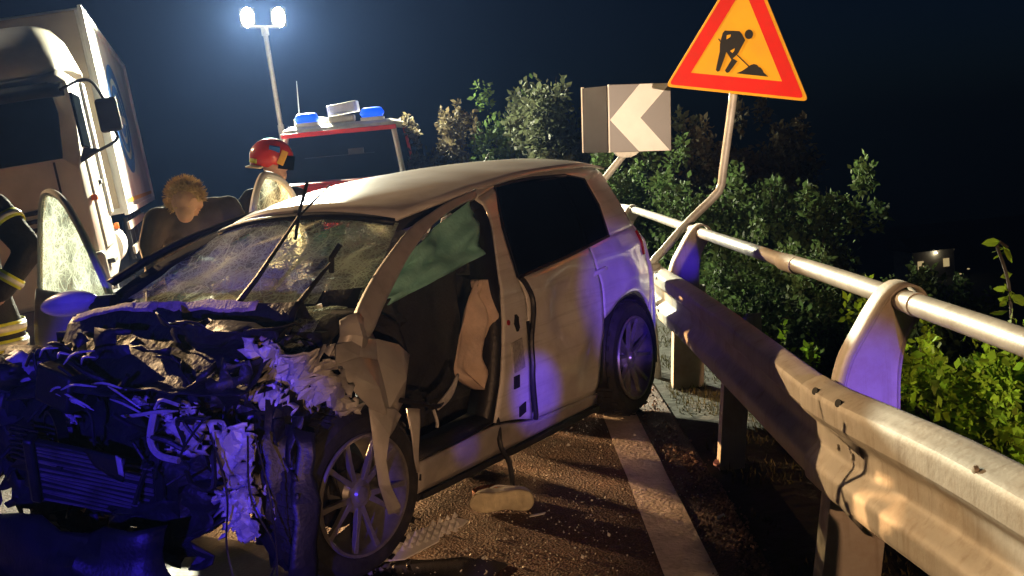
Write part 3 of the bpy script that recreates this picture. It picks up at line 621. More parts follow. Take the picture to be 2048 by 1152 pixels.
cloth('dark_drape', 'interior', [(.70, -.56, .98), (1.42, -.58, 1.04), (1.30, -.62, .50), (.66, -.60, .46)], fold=.03, seed=12)
# windscreen: crazed laminated glass, sagging, torn along its lower edge
b = B(); rows = []
for i in range(25):
    u = i/24
    row = []
    for j in range(41):
        t = -1+j/20
        x = (.965+.07*t*t)*(1-u)+(.30+.14*t*t)*u; y = t*(.535*(1-u)+.735*u); z = (1.352-.055*abs(t)**2.4)*(1-u)+(.995)*u
        s = math.sin(u*math.pi)*(1-t*t)
        z += -.045*s*(.5+mnoise.noise(Vector((u*3, t*2.5, 1))))+.012*mnoise.noise(Vector((u*8, t*8, 4)))*min(1, 4*u)
        x += .03*s*mnoise.noise(Vector((u*4, t*3, 9)))
        row.append((x, y, z))
    rows.append(row)
keep = B(); n = 41; vs = [p for r in rows for p in r]; fs = []
for i in range(24):
    for j in range(40):
        u = i/24; t = -1+j/20
        if u > .72+.2*mnoise.noise(Vector((t*2.2, 3, 3))) and -.97 < t < -.72: continue
        if u > .86+.12*mnoise.noise(Vector((t*5, 0, 3))): continue
        fs.append((i*n+j, i*n+j+1, (i+1)*n+j+1, (i+1)*n+j))
keep.add(vs, fs); ws = keep.obj('windscreen', 'cracked', car, smooth=60)
bm = bmesh.new(); bm.from_mesh(ws.data); bmesh.ops.delete(bm, geom=[v for v in bm.verts if not v.link_faces], context='VERTS'); bm.to_mesh(ws.data); bm.free()
# crumbled glass curtain sagging below the windscreen onto the scuttle
b = B(); rows = []
for i in range(14):
    u = i/13; rows.append([(.40-.30*u+.03*mnoise.noise(Vector((t*4, u*4, 2))), t*.30-.40, 1.02-.13*u+.05*math.sin(u*3)+.025*mnoise.noise(Vector((t*5, u*5, 7)))) for t in np.linspace(-1, 1, 20)])
b.loft(rows, False, False); b.obj('glass_curtain', 'cracked', ws, smooth=40)
# wipers
def wiper(pts, m='black'):
    w = sub_empty('wiper', car, pts[0])
    P = [Vector(p)-Vector(pts[0]) for p in pts]
    b = B(); b.tube(P[:3], [.016, .011, .006], 6); b.obj('wiper_arm', m, w)
    return w, P
w1, P = wiper([(.12, -.26, .98), (.30, -.335, 1.16), (.52, -.40, 1.385)])
b = B(); b.tube([Vector((.52, -.40, 1.385))-Vector((.12, -.26, .98)), Vector((.62, -.50, 1.50))-Vector((.12, -.26, .98))], [.006, .004], 6); b.obj('wiper_link', 'black', w1)
b = B(); b.tube([Vector(p)-Vector((.12, -.26, .98)) for p in ((.60, -.30, 1.285), (.52, -.40, 1.39), (.44, -.53, 1.52))], .008, 6); b.obj('wiper_blade', 'black', w1)
b = B(); b.tube([Vector(p)-Vector((.12, -.26, .98)) for p in ((.60, -.305, 1.30), (.53, -.385, 1.395))], .005, 6); b.obj('wiper_blade_spine', 'steel', w1)
w2, P = wiper([(.13, -.56, .97), (.27, -.61, 1.10), (.40, -.64, 1.20)])
b = B(); b.tube([Vector(p)-Vector((.13, -.56, .97)) for p in ((.42, -.62, 1.16), (.40, -.645, 1.22), (.42, -.68, 1.27))], .012, 6); b.obj('wiper_blade', 'black', w2)

# ---- wheels
def wheel(name, loc, rot, lab=None):
    w = sub_empty(name, car, loc, rot); r = .232
    b = B(); b.lathe([(.236, -.10), (.262, -.112), (.30, -.108), (.322, -.085), (.33, -.05), (.33, 0), (.33, .05), (.322, .085), (.30, .10), (.236, .10)], 48); b.obj('tyre', 'rubber', w, smooth=40)
    b = B()
    for k in range(48):
        a = k*2*math.pi/48; M = Matrix.Rotation(-a, 3, 'Y')
        for yy in (-.06, 0., .06): b.box(M @ Vector((.331, yy+(.012 if k % 2 else -.012), 0)), (.006, .045, .026), M)
    tr = b.obj('tread', 'rubber', w, smooth=0); tr['kind'] = 'stuff'
    b = B(); b.lathe([(.240, -.108), (.236, -.118), (.226, -.116), (.220, -.09), (.205, -.02), (.205, .09), (.24, .10)], 48); b.obj('rim', 'alloy', w, smooth=40)
    b = B(); b.lathe([(0, -.098), (.028, -.096), (.034, -.085), (.06, -.078), (.075, -.06), (.075, .02), (0, .02)], 20); b.obj('hub', 'alloy', w)
    b = B(); b.lathe([(0, .02), (.15, .02), (.15, .035), (0, .035)], 28); b.obj('brake_disc', 'dark', w)
    for k in range(5):
        for s in (-1, 1):
            a = k*2*math.pi/5+s*.20; a2 = k*2*math.pi/5+s*.27
            p0 = Vector((math.cos(a-s*.08)*.055, -.085, math.sin(a-s*.08)*.055)); p1 = Vector((math.cos(a2)*.225, -.108, math.sin(a2)*.225))
            d = (p1-p0); t = d.cross(Vector((0, 1, 0))).normalized(); b = B()
            b.loft([[p0+t*.013, p0-t*.013, p0-t*.009+Vector((0, .03, 0)), p0+t*.009+Vector((0, .03, 0))], [p0+d*.55+t*.0085, p0+d*.55-t*.0085, p0+d*.55-t*.006+Vector((0, .025, 0)), p0+d*.55+t*.006+Vector((0, .025, 0))], [p1+t*.012, p1-t*.012, p1-t*.009+Vector((0, .02, 0)), p1+t*.009+Vector((0, .02, 0))]], True, True); b.obj('spoke', 'alloy', w, smooth=0, bevel=.002)
    return w
wheel('wheel', (.19, -.755, .335), (R(3), R(20), R(-7)))
wheel('wheel', (2.73, -.765, .333), (0, R(-10), 0))
for x, y in ((.25, .74), (2.73, .765)): wheel('wheel', (x, y, .333), (0, R(33), R(180)))

# ---- torn front wing hanging over the front wheel
def sheet(name, m, pts, parent=car, thick=.008, seed=0, amp=.02, sub=0, smooth=25, nc=9, nr=4):
    """irregular bent sheet from quads rows given as 3-d points grid rows"""
    rows = [spl(r, nc) for r in pts]; cols = []
    R_ = []
    k = len(rows); nv = max(2, nr*(k-1)+1)
    for j in range(nc):
        R_.append(spl([r[j] for r in rows], nv) if k > 2 else np.linspace(rows[0][j], rows[1][j], nv))
    b = B(); g = []
    for j in range(nc):
        row = []
        for i in range(nv):
            p = Vector(R_[j][i]); d = Vector((mnoise.noise(p*7+Vector((seed, 0, 0))), mnoise.noise(p*7+Vector((0, seed, 9))), mnoise.noise(p*7+Vector((5, 0, seed)))))
            row.append(p+d*amp)
        g.append(row)
    b.loft(g, False, False); return b.obj(name, m, parent, smooth=smooth, solid=thick)
WP = {'A': (.05, -.89, .864), 'A2': (.09, -.87, .93), 'B': (.157, -.92, .87), 'B2': (.22, -.885, .925), 'C': (.283, -.905, .832), 'C2': (.33, -.875, .905), 'D': (.286, -.925, .713), 'E': (.27, -.945, .647), 'F': (.208, -.975, .639), 'G': (.14, -.955, .68), 'H': (.067, -.945, .765), 'Z': (.17, -.985, .75), 'I': (.439, -.895, .863), 'J': (.541, -.87, .801), 'K': (.498, -.865, .694), 'L': (.465, -.875, .628), 'M': (.376, -.90, .599), 'Y': (.40, -.945, .735)}
def facets(name, keys, P, m='grey_paint', th=.007):
    b = B(); ks = sorted({k for t in keys for k in t}); b.add([P[k] for k in ks], [tuple(ks.index(k) for k in t) for t in keys]); o = b.obj(name, m, car, smooth=14, solid=th, bevel=.002); return o
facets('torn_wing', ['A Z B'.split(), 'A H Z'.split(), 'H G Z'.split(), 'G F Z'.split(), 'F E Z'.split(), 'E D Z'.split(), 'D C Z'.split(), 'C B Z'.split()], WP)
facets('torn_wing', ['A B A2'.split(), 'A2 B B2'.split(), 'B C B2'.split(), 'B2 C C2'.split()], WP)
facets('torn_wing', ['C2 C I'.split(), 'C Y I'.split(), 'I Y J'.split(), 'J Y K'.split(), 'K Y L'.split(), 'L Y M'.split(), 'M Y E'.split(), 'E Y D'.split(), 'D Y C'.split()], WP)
WS = {'a': (.146, -.945, .683), 'b': (.27, -.975, .647), 'c': (.348, -.94, .603), 'd': (.306, -.935, .562), 'e': (.22, -.93, .505), 'f': (.191, -.93, .453), 'g': (.229, -.925, .367), 'h': (.299, -.92, .263), 'i': (.282, -.93, .232), 'j': (.208, -.935, .25), 'k': (.164, -.94, .376), 'l': (.15, -.945, .48), 'm': (.148, -.945, .579), 'n': (.20, -.985, .56), 'o': (.178, -.975, .47), 'p': (.195, -.97, .37), 'q': (.25, -.965, .27)}
facets('torn_wing_strip', [k.split() for k in ('a b n', 'b c n', 'c d n', 'd e n', 'e o n', 'a n m', 'm n o', 'm o l', 'e f o', 'f p o', 'l o p', 'l p k', 'f g p', 'g q p', 'k p q', 'k q j', 'g h q', 'h i q', 'i j q')], WS)
sheet('torn_wing_fold', 'grey_paint', [[(.44, -.90, .60), (.50, -.92, .58)], [(.43, -.92, .45), (.46, -.93, .45)], [(.455, -.91, .33), (.47, -.91, .33)]], seed=6, amp=.01)
sheet('pillar_foot', 'grey_paint', [[(.16, -.84, 1.0), (.24, -.87, 1.0), (.31, -.85, .99)], [(.12, -.86, .93), (.22, -.90, .92), (.33, -.86, .90)], [(.08, -.84, .87), (.20, -.88, .85), (.33, -.85, .84)]], seed=8, amp=.04, smooth=9, nc=6, nr=2)
b = B(); b.tube(spl([(.36, -.92, .66), (.46, -.96, .62), (.56, -.97, .585), (.62, -.96, .585)], 14), [.012]*10+[.010, .008, .006, .004], 6); b.obj('bent_rod', 'black', car)
sheet('metal_sliver', 'inner_paint', [[(.58, -.955, .59), (.67, -.96, .635), (.74, -.96, .68)], [(.58, -.955, .565), (.68, -.96, .60), (.745, -.96, .672)]], seed=3, amp=.006)
b = B(); b.tube(spl([(.56, -.95, .57), (.57, -.955, .52), (.565, -.955, .495)], 6), .007, 5); b.obj('metal_sliver', 'inner_paint', car)

# ---- crushed front end
def ridged(p):
    return (1-2.2*abs(mnoise.noise(p)))+.5*(1-2.2*abs(mnoise.noise(p*2.3+Vector((7, 1, 3)))))+.22*mnoise.noise(p*6)
def crumple(name, m, c, size, rot=(0, 0, 0), n=(9, 7), amp=.05, seed=0, parent=car, solid=.005, edge=.18):
    """torn, folded sheet: ridged folds, ragged outline"""
    rs = random.Random(seed); M = (Matrix.Rotation(rot[2], 3, 'Z') @ Matrix.Rotation(rot[1], 3, 'Y') @ Matrix.Rotation(rot[0], 3, 'X')); b = B(); vs = []
    soft = m != 'inner_paint'; sc_ = 1.5 if soft else 2.4
    n = (max(6, int(n[0]*sc_)), max(6, int(n[1]*sc_))); st = rs.uniform(.6, 1.6); an = rs.uniform(0, 3)
    for i in range(n[0]+1):
        for j in range(n[1]+1):
            u = i/n[0]-.5; v = j/n[1]-.5
            q = Vector(((u*math.cos(an)+v*math.sin(an))*4*st, (v*math.cos(an)-u*math.sin(an))*2.6, seed*1.7))
            k = .85+.35*mnoise.noise(Vector((u*2.2, v*2.2, seed)))+.10*mnoise.noise(Vector((u*7, v*7, seed+2)))
            d = Vector((mnoise.noise(q+Vector((3, 0, 0))), mnoise.noise(q+Vector((0, 5, 0))), 0))*.16
            p = Vector(((u+d.x*.6)*size[0]*k*1.15, (v+d.y*.6)*size[1]*k*1.15, amp*1.1*(ridged(q*.6) if soft else ridged(q))+amp*(.05 if soft else .25)*rs.uniform(-1, 1)))
            vs.append(Vector(c)+M @ p)
    fs = []; w = n[1]+1
    for i in range(n[0]):
        for j in range(n[1]):
            a = i*w+j; e = min(i, n[0]-1-i, j, n[1]-1-j)
            if e < 2 and mnoise.noise(Vector((i*.6, j*.6, seed))) > .12: continue
            if mnoise.noise(Vector((i*.33, j*.33, seed+8))) > .46: continue
            if rs.random() < .5: fs += [(a, a+1, a+w+1), (a, a+w+1, a+w)]
            else: fs += [(a, a+1, a+w), (a+1, a+w+1, a+w)]
    used = sorted({q for f in fs for q in f}); mp = {q: t for t, q in enumerate(used)}
    b.add([vs[q] for q in used], [tuple(mp[q] for q in f) for f in fs]); o = b.obj(name, m, parent, smooth=45 if soft else 24, solid=solid)
    return o
H_ = math.pi/2
# sheet faces the front (-x): rotate about Y by 90deg => local x->-z, local y stays
def fc(name, m, x, y, z, wy, hz, amp=.04, seed=0, tilt=0., yaw=0., n=(8, 8), **k):
    return crumple(name, m, (x, y, z), (hz, wy), (0, H_+tilt, yaw), n, amp, seed, **k)
fc('torn_inner_wing', 'inner_paint', -.02, -.74, .80, .46, .30, .05, 11, tilt=-.35, n=(10, 12))
fc('torn_inner_wing', 'inner_paint', -.06, -.60, .70, .26, .16, .04, 12, tilt=-.4, n=(7, 8))
fc('hanging_plastic', 'inner_paint', -.24, -.58, .36, .18, .20, .025, 18, n=(7, 6))
fc('torn_inner_wing', 'inner_paint', -.08, -.50, .79, .14, .08, .02, 17, tilt=-.4, n=(4, 5))
fc('crushed_frame_rail', 'inner_paint', -.22, -.57, .52, .22, .34, .035, 13, n=(9, 6))
fc('crushed_frame_rail', 'inner_paint', -.19, -.62, .40, .16, .18, .03, 14, yaw=.3, n=(6, 5))
fc('crushed_plate', 'inner_paint', -.17, -.30, .63, .22, .16, .02, 15, n=(6, 5))
fc('crushed_frame_rail', 'dark', -.14, -.66, .50, .30, .40, .05, 16, n=(8, 7))
b = B(); b.tube(spl([(-.20, -.20, .72), (-.22, -.185, .62), (-.21, -.21, .56), (-.2, -.30, .54)], 16), .014, 6); b.obj('bent_edge', 'inner_paint', car)
# dark bulk of the engine bay
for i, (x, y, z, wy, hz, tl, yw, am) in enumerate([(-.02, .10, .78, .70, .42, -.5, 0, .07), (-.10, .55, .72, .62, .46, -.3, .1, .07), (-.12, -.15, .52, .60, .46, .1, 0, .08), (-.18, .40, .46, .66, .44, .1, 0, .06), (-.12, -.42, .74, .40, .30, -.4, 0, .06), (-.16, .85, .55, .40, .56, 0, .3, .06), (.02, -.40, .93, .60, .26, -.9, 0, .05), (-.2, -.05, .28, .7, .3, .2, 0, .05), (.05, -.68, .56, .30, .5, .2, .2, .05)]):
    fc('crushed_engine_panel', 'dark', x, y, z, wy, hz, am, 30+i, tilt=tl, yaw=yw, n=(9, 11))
blob('engine_block', 'dark', (.02, .0, .50), (.20, .48, .28), amp=.35, fr=4, seed=21, seg=(26, 18))
blob('gearbox', 'dark', (.0, .52, .52), (.20, .28, .26), amp=.35, fr=5, seed=22, seg=(24, 16))
blob('reservoir', 'inner_paint', (-.10, .66, .86), (.10, .15, .07), amp=.3, fr=3, seed=23)
blob('lamp_remnant', 'black', (-.16, .72, .85), (.10, .16, .07), amp=.25, fr=3, seed=27)
blob('wheel_arch_liner', 'black', (.0, -.64, .42), (.16, .12, .36), amp=.25, fr=5, seed=24, seg=(24, 18))
# folded bonnet: dark dusty skin with a ridge below the windscreen
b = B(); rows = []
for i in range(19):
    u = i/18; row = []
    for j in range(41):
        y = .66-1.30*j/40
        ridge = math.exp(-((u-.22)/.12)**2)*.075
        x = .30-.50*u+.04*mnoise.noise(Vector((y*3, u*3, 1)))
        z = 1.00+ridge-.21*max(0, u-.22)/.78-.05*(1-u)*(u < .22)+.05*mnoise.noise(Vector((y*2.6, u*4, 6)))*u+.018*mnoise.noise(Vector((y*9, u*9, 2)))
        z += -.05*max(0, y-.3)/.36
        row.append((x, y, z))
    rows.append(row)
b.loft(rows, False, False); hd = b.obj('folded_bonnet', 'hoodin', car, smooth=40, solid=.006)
b = B(); MT['dustpaint'] = mat('dusty_bonnet_edge', (.55, .47, .34), .7, 0, .2, 30, .4, 90, dirt=(.12, .10, .08), dscale=22, damt=.9)
rr = []
for j in range(41):
    y = .62-1.05*j/40; ii = 4
    p = Vector(rows[ii][min(40, int(round((.66-y)/1.30*40)))]); w = .006+.012*mnoise.noise(Vector((y*4, 0, 0)))+(.012 if -.35 < y < .1 else 0)
    rr.append([p+Vector((.02, 0, .004)), p+Vector((-.0, 0, .012)), p+Vector((-.02, 0, .002-w)), p+Vector((-.03, 0, -.012-w))])
b.loft(rr, False, False); b.obj('bonnet_edge', 'dustpaint', hd, smooth=60, solid=.004)
# scuttle, strut tower, radiator, bumper remains
b = B(); b.box((.26, .1, .93), (.14, 1.2, .08), Matrix.Rotation(R(-12), 3, 'Y')); b.obj('scuttle_panel', 'black', car, bevel=.02)
sheet('bumper_cover', 'black', [[(-.36, .66, .31), (-.40, .40, .33), (-.38, .10, .30), (-.36, -.15, .31), (-.30, -.32, .33)], [(-.40, .66, .24), (-.44, .35, .26), (-.42, .05, .24), (-.40, -.16, .24), (-.33, -.31, .27)], [(-.40, .66, .14), (-.46, .30, .12), (-.46, .02, .15), (-.42, -.13, .13), (-.34, -.30, .2)], [(-.34, .70, .03), (-.38, .30, .02), (-.38, .02, .03), (-.34, -.2, .02), (-.28, -.34, .05)]], seed=31, amp=.045, smooth=25)
for k in range(7):
    b = B(); z = .53+.02*k; b.box((-.32+.005*k, .36+.01*k, z), (.012, .30-.01*k, .010), Matrix.Rotation(R(6), 3, 'X')); b.obj('grille_slat', 'black', car, bevel=.002)
sheet('black_shard', 'black', [[(-.32, .06, .60), (-.33, -.16, .575)], [(-.33, 0, .53), (-.33, -.14, .49)]], seed=33, amp=.02)
sheet('white_shard', 'inner_paint', [[(-.33, -.12, .59), (-.34, -.155, .58)], [(-.335, -.13, .52), (-.33, -.15, .51)]], seed=34, amp=.01)
sheet('bent_bracket', 'inner_paint', [[(-.02, .39, .985), (.0, .36, .98)], [(-.03, .44, .88), (-.02, .37, .88)], [(-.05, .56, .77), (-.03, .52, .765)]], seed=35, amp=.012)
sheet('bent_bracket', 'inner_paint', [[(-.02, .50, .93), (.02, .42, .96)], [(-.06, .53, .89), (-.04, .49, .88)]], seed=36, amp=.01)
sheet('crushed_lamp', 'dark', [[(-.05, .80, .94), (-.08, .62, .96), (-.06, .50, .94)], [(-.12, .82, .86), (-.16, .62, .88), (-.13, .50, .86)], [(-.10, .84, .78), (-.13, .62, .78), (-.1, .5, .79)]], seed=37, amp=.03)
rs = random.Random(5)
for k in range(14):     # bright torn strips in the left corner
    y = rs.uniform(.0, .42); z = rs.uniform(.76, .95); l = rs.uniform(.08, .22); a = rs.uniform(-.5, .35); x = -.17-.05*rs.random()
    P0 = Vector((x, y, z)); b = B(); b.tube(spl([P0, P0+Vector((-.02, -l*.5, l*.5*a+.02)), P0+Vector((.0, -l, l*a))], 8), [.002, .004, .005, .005, .005, .005, .004, .002], 5); b.obj('torn_strip', 'inner_paint', car)
for k in range(16):     # hoses and cables
    p = Vector((-.18+rs.uniform(-.06, .06), rs.uniform(-.55, .55), rs.uniform(.55, .92))); pts = [p]
    for q in range(4): p = p+Vector((rs.uniform(-.05, .03), rs.uniform(-.12, .12), rs.uniform(-.12, .06))); pts.append(p)
    b = B(); b.tube(spl(pts, 22), rs.choice([.005, .007, .011]), 6); b.obj('hose', 'black' if k % 3 else 'dark', car)
for k in range(3):
    y0 = (-.70, -.735, -.52)[k]; b = B(); b.tube(spl([(-.22, y0+.02, .66), (-.26+rs.uniform(-.03, .02), y0-rs.uniform(0, .06), .45), (-.24, y0-rs.uniform(0, .08), .25), (-.25, y0-rs.uniform(.0, .08), .10)], 20), .004, 5); b.obj('cable', 'black', car)
for k, (x, y, z, s) in enumerate([(.02, -.58, .94, .06), (-.03, -.50, .86, .05), (-.16, -.08, .75, .04), (-.17, -.2, .70, .05), (-.17, -.34, .735, .05), (-.12, .2, .80, .04), (-.14, .33, .86, .045), (-.2, .28, .68, .04)]):
    fc('metal_scrap', 'inner_paint' if k else 'beige', x, y, z, s*1.5, s, .02, 50+k, tilt=rs.uniform(-.6, .6), yaw=rs.uniform(-.5, .5), n=(3, 3))  # first scrap in beige: the orange light on it is put into its colour
b = B(); b.tube(spl([(-.2, -.02, .70), (-.22, -.12, .712), (-.22, -.24, .73), (-.21, -.34, .735)], 12), [.004]+[.007]*9+[.005, .003], 5); b.obj('torn_strip', 'inner_paint', car)
b = B(); b.tube(spl([(-.21, -.22, .74), (-.23, -.28, .78), (-.22, -.36, .76)], 12), .007, 5); b.obj('torn_strip', 'inner_paint', car)
rad = sub_empty('radiator', car, (-.23, .12, .44), (R(17), R(-24), R(16)))
b = B(); b.box((0, 0, 0), (.03, .50, .30)); b.obj('radiator_core', 'dark', rad, bevel=.006)
for k in range(13):
    b = B(); b.box((-.018, 0, -.135+k*.0225), (.008, .47, .006), Matrix.Rotation(rs.uniform(-.05, .05), 3, 'X')); b.obj('radiator_fin', 'alloy', rad)
for s_ in (-1, 1):
    b = B(); b.box((-.005, s_*.265, 0), (.06, .045, .33)); b.obj('radiator_tank', 'black', rad, bevel=.012)
hl = sub_empty('headlamp', car, (-.20, .74, .70), (0, R(-20), R(25)))
b = B(); b.lathe([(.105, .0), (.10, .05), (.07, .10), (0, .13)], 20, lambda p: Vector((p.y, p.x*1.3, p.z*.8))); b.obj('lamp_bowl', 'alloy', hl)
b = B(); b.lathe([(.108, .0), (.07, -.02), (0, -.03)], 20, lambda p: Vector((p.y, p.x*1.3, p.z*.8))); b.obj('lamp_lens', 'pane', hl)
b = B(); b.lathe([(.13, -.02), (.15, -.02), (.15, .03), (.13, .03)], 28, lambda p: Vector((-.20+p.y+p.x*.4, .38+p.x*.8, .62+p.z*.6)), closed=True); b.obj('fan_ring', 'black', car)
b = B(); b.box((-.14, .34, .80), (.16, .20, .16), Matrix.Rotation(R(18), 3, 'X')); b.obj('battery', 'black', car, bevel=.015)
sheet('torn_liner', 'black', [[(-.10, -.78, .66), (-.06, -.84, .64)], [(-.16, -.80, .40), (-.10, -.86, .40)], [(-.20, -.78, .12), (-.13, -.84, .10)]], seed=42, amp=.04, smooth=20, nc=6, nr=4)
b = B(); b.box((-.04, 0, .05), (.50, 1.36, .06), Matrix.Rotation(R(2), 3, 'Y')); b.obj('light_blocker', 'black', car, bevel=.01)  # added black slab, keeps lamp light off the road under the front
# loose belt hanging from the sill to the road
b = B(); b.tube(spl([(1.20, -.84, .42), (1.16, -.88, .34), (1.13, -.90, .26), (1.16, -.92, .17), (1.12, -.95, .06), (1.05, -1.0, .012)], 24), .012, 6); b.obj('loose_belt', 'black', car)

# ---- passenger door swung open, with crazed glass, and its mirror
pd = sub_empty('passenger_door', car, (.64, .88, .05), (0, 0, R(71)))   # local x runs along the open door
PDz = [(0, .30), (.95, .30)]
def dsurf(u, z): return -.02-.05*math.sin(max(0, min(1, (z-.25)/.75))*math.pi)
b = B(); rows = []
for u in np.linspace(0, 1.0, 14): rows.append([(u, -dsurf(u, z)*1.0, z+.02*u) for z in np.linspace(.30, .98, 12)])
b.loft(rows, False, False); b.obj('door_skin', 'paint', pd, solid=.05)
fr_ = [(0.02, .98), (.18, 1.13), (.42, 1.34), (.64, 1.48), (.84, 1.52), (.93, 1.46), (.97, 1.25), (1.0, 1.0)]
b = B(); b.tube([(u, .02-.10*max(0, z-1), z) for u, z in spl(fr_, 40)], .020, 8); b.obj('window_frame', 'paint', pd)
b = B(); F = spl(fr_, 20); rows = [[(u, .025-.10*max(0, z-1), z) for u, z in F], [(u, .03+.02*mnoise.noise(Vector((u*5, 0, 0))), 1.0) for u in np.linspace(.02, 1.0, 20)]]
G = [[tuple(Vector(rows[0][i])*(1-t)+Vector(rows[1][i])*t) for t in np.linspace(0, 1, 8)] for i in range(20)]
b.loft(G, False, False); b.obj('window_glass', 'cracked', pd)
b = B(); b.box((.52, -.03, .72), (.85, .06, .42)); b.obj('door_card', 'interior', pd, bevel=.02)
mr = sub_empty('door_mirror', car, (.50, .98, 1.06), (0, 0, R(6)))
b = B(); rows = []
for t in np.linspace(0, 1, 14):
    r = math.sin(math.pi*min(1, .04+t*.92))**.6
    rows.append([Vector((-.06+.085*math.cos(a)*r*(.8 if math.cos(a) < 0 else .5), -.16+.34*t, .062*math.sin(a)*r-.03*t)) for a in np.linspace(0, 2*math.pi, 17)[:-1]])
b.loft(rows, True, True); b.obj('mirror_shell', 'paint', mr, smooth=60)
b = B(); b.tube([(-.03, -.24, -.03), (-.05, -.12, -.02)], [.05, .035], 10); b.obj('mirror_foot', 'black', mr)
# rear passenger door frame standing open behind the roof
rp = sub_empty('rear_passenger_door', car, (1.56, .86, 0), (0, 0, R(20)))
fr2 = [(0, .98), (.06, 1.25), (.16, 1.42), (.30, 1.54), (.42, 1.55), (.62, 1.50), (.80, 1.36), (.9, 1.0)]
b = B(); b.tube([(u, .0, z) for u, z in spl(fr2, 36)], .022, 8); b.obj('window_frame', 'paint', rp)
F = spl(fr2, 18); b = B(); b.loft([[(u*.98+.01, .004, z*(1-t)+(1.0)*t) for t in np.linspace(0, 1, 8)] for u, z in F], False, False); b.obj('window_glass', 'cracked', rp)
b = B(); b.loft([[(u, .06*math.sin((z-.3)/.7*math.pi), z) for z in np.linspace(.30, 1.0, 10)] for u in np.linspace(0, .92, 10)], False, False); b.obj('door_skin', 'paint', rp, solid=.04)

# ================================================================== LORRY (local: x to image right, y rearwards, z up; leans on the banked road)
tk = empty('box_lorry', (-4.42, 13.9, 0), 0, 'cream cab lorry with tall white box body and blue oval emblem', 'lorry', rot=(0, R(-5.2), R(14.4)))
b = B(); b.box((-1.25, 3.95, 2.44), (2.46, 7.8, 2.46)); bx = b.obj('cargo_box', 'boxw', tk, smooth=0, bevel=.02)
b = B(); b.box((-1.25, .035, 2.46), (2.36, .02, 2.36)); b.obj('box_front', 'boxfront', tk, smooth=0)
for z in (1.22, 3.66):
    b = B(); b.box((-.005, 3.95, z), (.05, 7.84, .07)); b.obj('edge_rail', 'boxw', bx, smooth=0, bevel=.008)
for y in (.05, 7.85):
    b = B(); b.box((-.005, y, 2.44), (.06, .07, 2.44)); b.obj('corner_post', 'boxw', bx, smooth=0, bevel=.008)
b = B(); b.box((-.012, 3.95, 1.34), (.008, 7.7, .055)); b.obj('yellow_stripe', 'yellow', tk, smooth=0)
# emblem: blue oval made of rings, standing on the box side
def ring(cy, cz, a0, b0, a1, b1, x, m, name, par, n=48, d=.004, half=None):
    b = B(); vs = []
    for k in range(n):
        t = k*2*math.pi/n
        vs += [(x, cy+a0*math.cos(t), cz+b0*math.sin(t)), (x, cy+a1*math.cos(t), cz+b1*math.sin(t)), (x+d, cy+a0*math.cos(t), cz+b0*math.sin(t)), (x+d, cy+a1*math.cos(t), cz+b1*math.sin(t))]
    fs = []
    for k in range(n):
        p, q = 4*k, 4*((k+1) % n); fs += [(p+2, p+3, q+3, q+2), (p, p+2, q+2, q), (p+1, q+1, q+3, p+3)]
    b.add(vs, fs); return b.obj(name, m, par, smooth=0)
em = sub_empty('emblem', tk, (0, 3.55, 2.50))
ring(0, 0, 1.62, .80, 1.22, .60, -.014, 'blue', 'emblem_ring', em)
ring(0, 0, 1.05, .50, .80, .37, -.014, 'blue', 'emblem_ring', em)
ring(0, 0, .58, .27, .30, .14, -.014, 'blue', 'emblem_ring', em)
b = B(); b.prism([(-.9, -.06), (.9, -.06), (.9, .06), (-.9, .06)], lambda u, v, w: Vector((-.0135+w, u, v)), .0055); b.obj('emblem_bar', 'white', em, smooth=0)
# cab
cb = B(); sec = []
for y, x0, x1, z0, z1 in ((-2.25, -2.30, -.20, .55, 1.9), (-2.17, -2.33, -.17, .50, 2.0), (-2.05, -2.34, -.15, .45, 2.35), (-1.98, -2.33, -.16, .45, 2.62), (-1.90, -2.32, -.16, .45, 2.76), (-1.5, -2.32, -.15, .45, 2.86), (-.45, -2.32, -.15, .6, 2.86)):
    c = .10; sec.append([(x0+c, y, z0), (x1-c, y, z0), (x1, y, z0+c), (x1, y, z1-c), (x1-c, y, z1), (x0+c, y, z1), (x0, y, z1-c), (x0, y, z0+c)])
cb.loft(sec, True, True); cab = cb.obj('cab', 'truck', tk, smooth=30, bevel=.02)
b = B(); b.loft([[(-2.14, -2.235, 1.93), (-.33, -2.235, 1.90)], [(-2.16, -2.10, 2.38), (-.29, -2.10, 2.36)], [(-2.16, -1.985, 2.70), (-.33, -1.985, 2.68)]], False, False); b.obj('windscreen', 'glassblk', tk, solid=.03)
b = B(); b.loft([[(x, -2.06-.16*(1-abs(2*(x+1.24)/2.1)**4), 2.66) , (x, -2.12-.20*(1-abs(2*(x+1.24)/2.1)**4), 2.52)] for x in np.linspace(-2.28, -.19, 16)], False, False); b.obj('sun_visor', 'chassis', tk, solid=.02)
# roof deflector
b = B(); rows = []
for y, z, w in ((-1.90, 2.78, .96), (-1.80, 2.95, 1.0), (-1.55, 3.18, 1.04), (-1.15, 3.36, 1.08), (-.55, 3.46, 1.12), (-.5, 2.8, 1.12)):
    rows.append([(-1.24+w*t, y+.22*abs(t)**4, z-(z-2.8)*.9*abs(t)**9) for t in np.linspace(-1, 1, 21)])
b.loft(rows, False, False); b.obj('roof_deflector', 'truck', tk, smooth=50, solid=.03)
b = B(); b.box((-.92, -1.62, 3.26), (.34, .12, .10), Matrix.Rotation(R(8), 3, 'Y')); b.obj('roof_lamp', 'boxw', tk, bevel=.02)
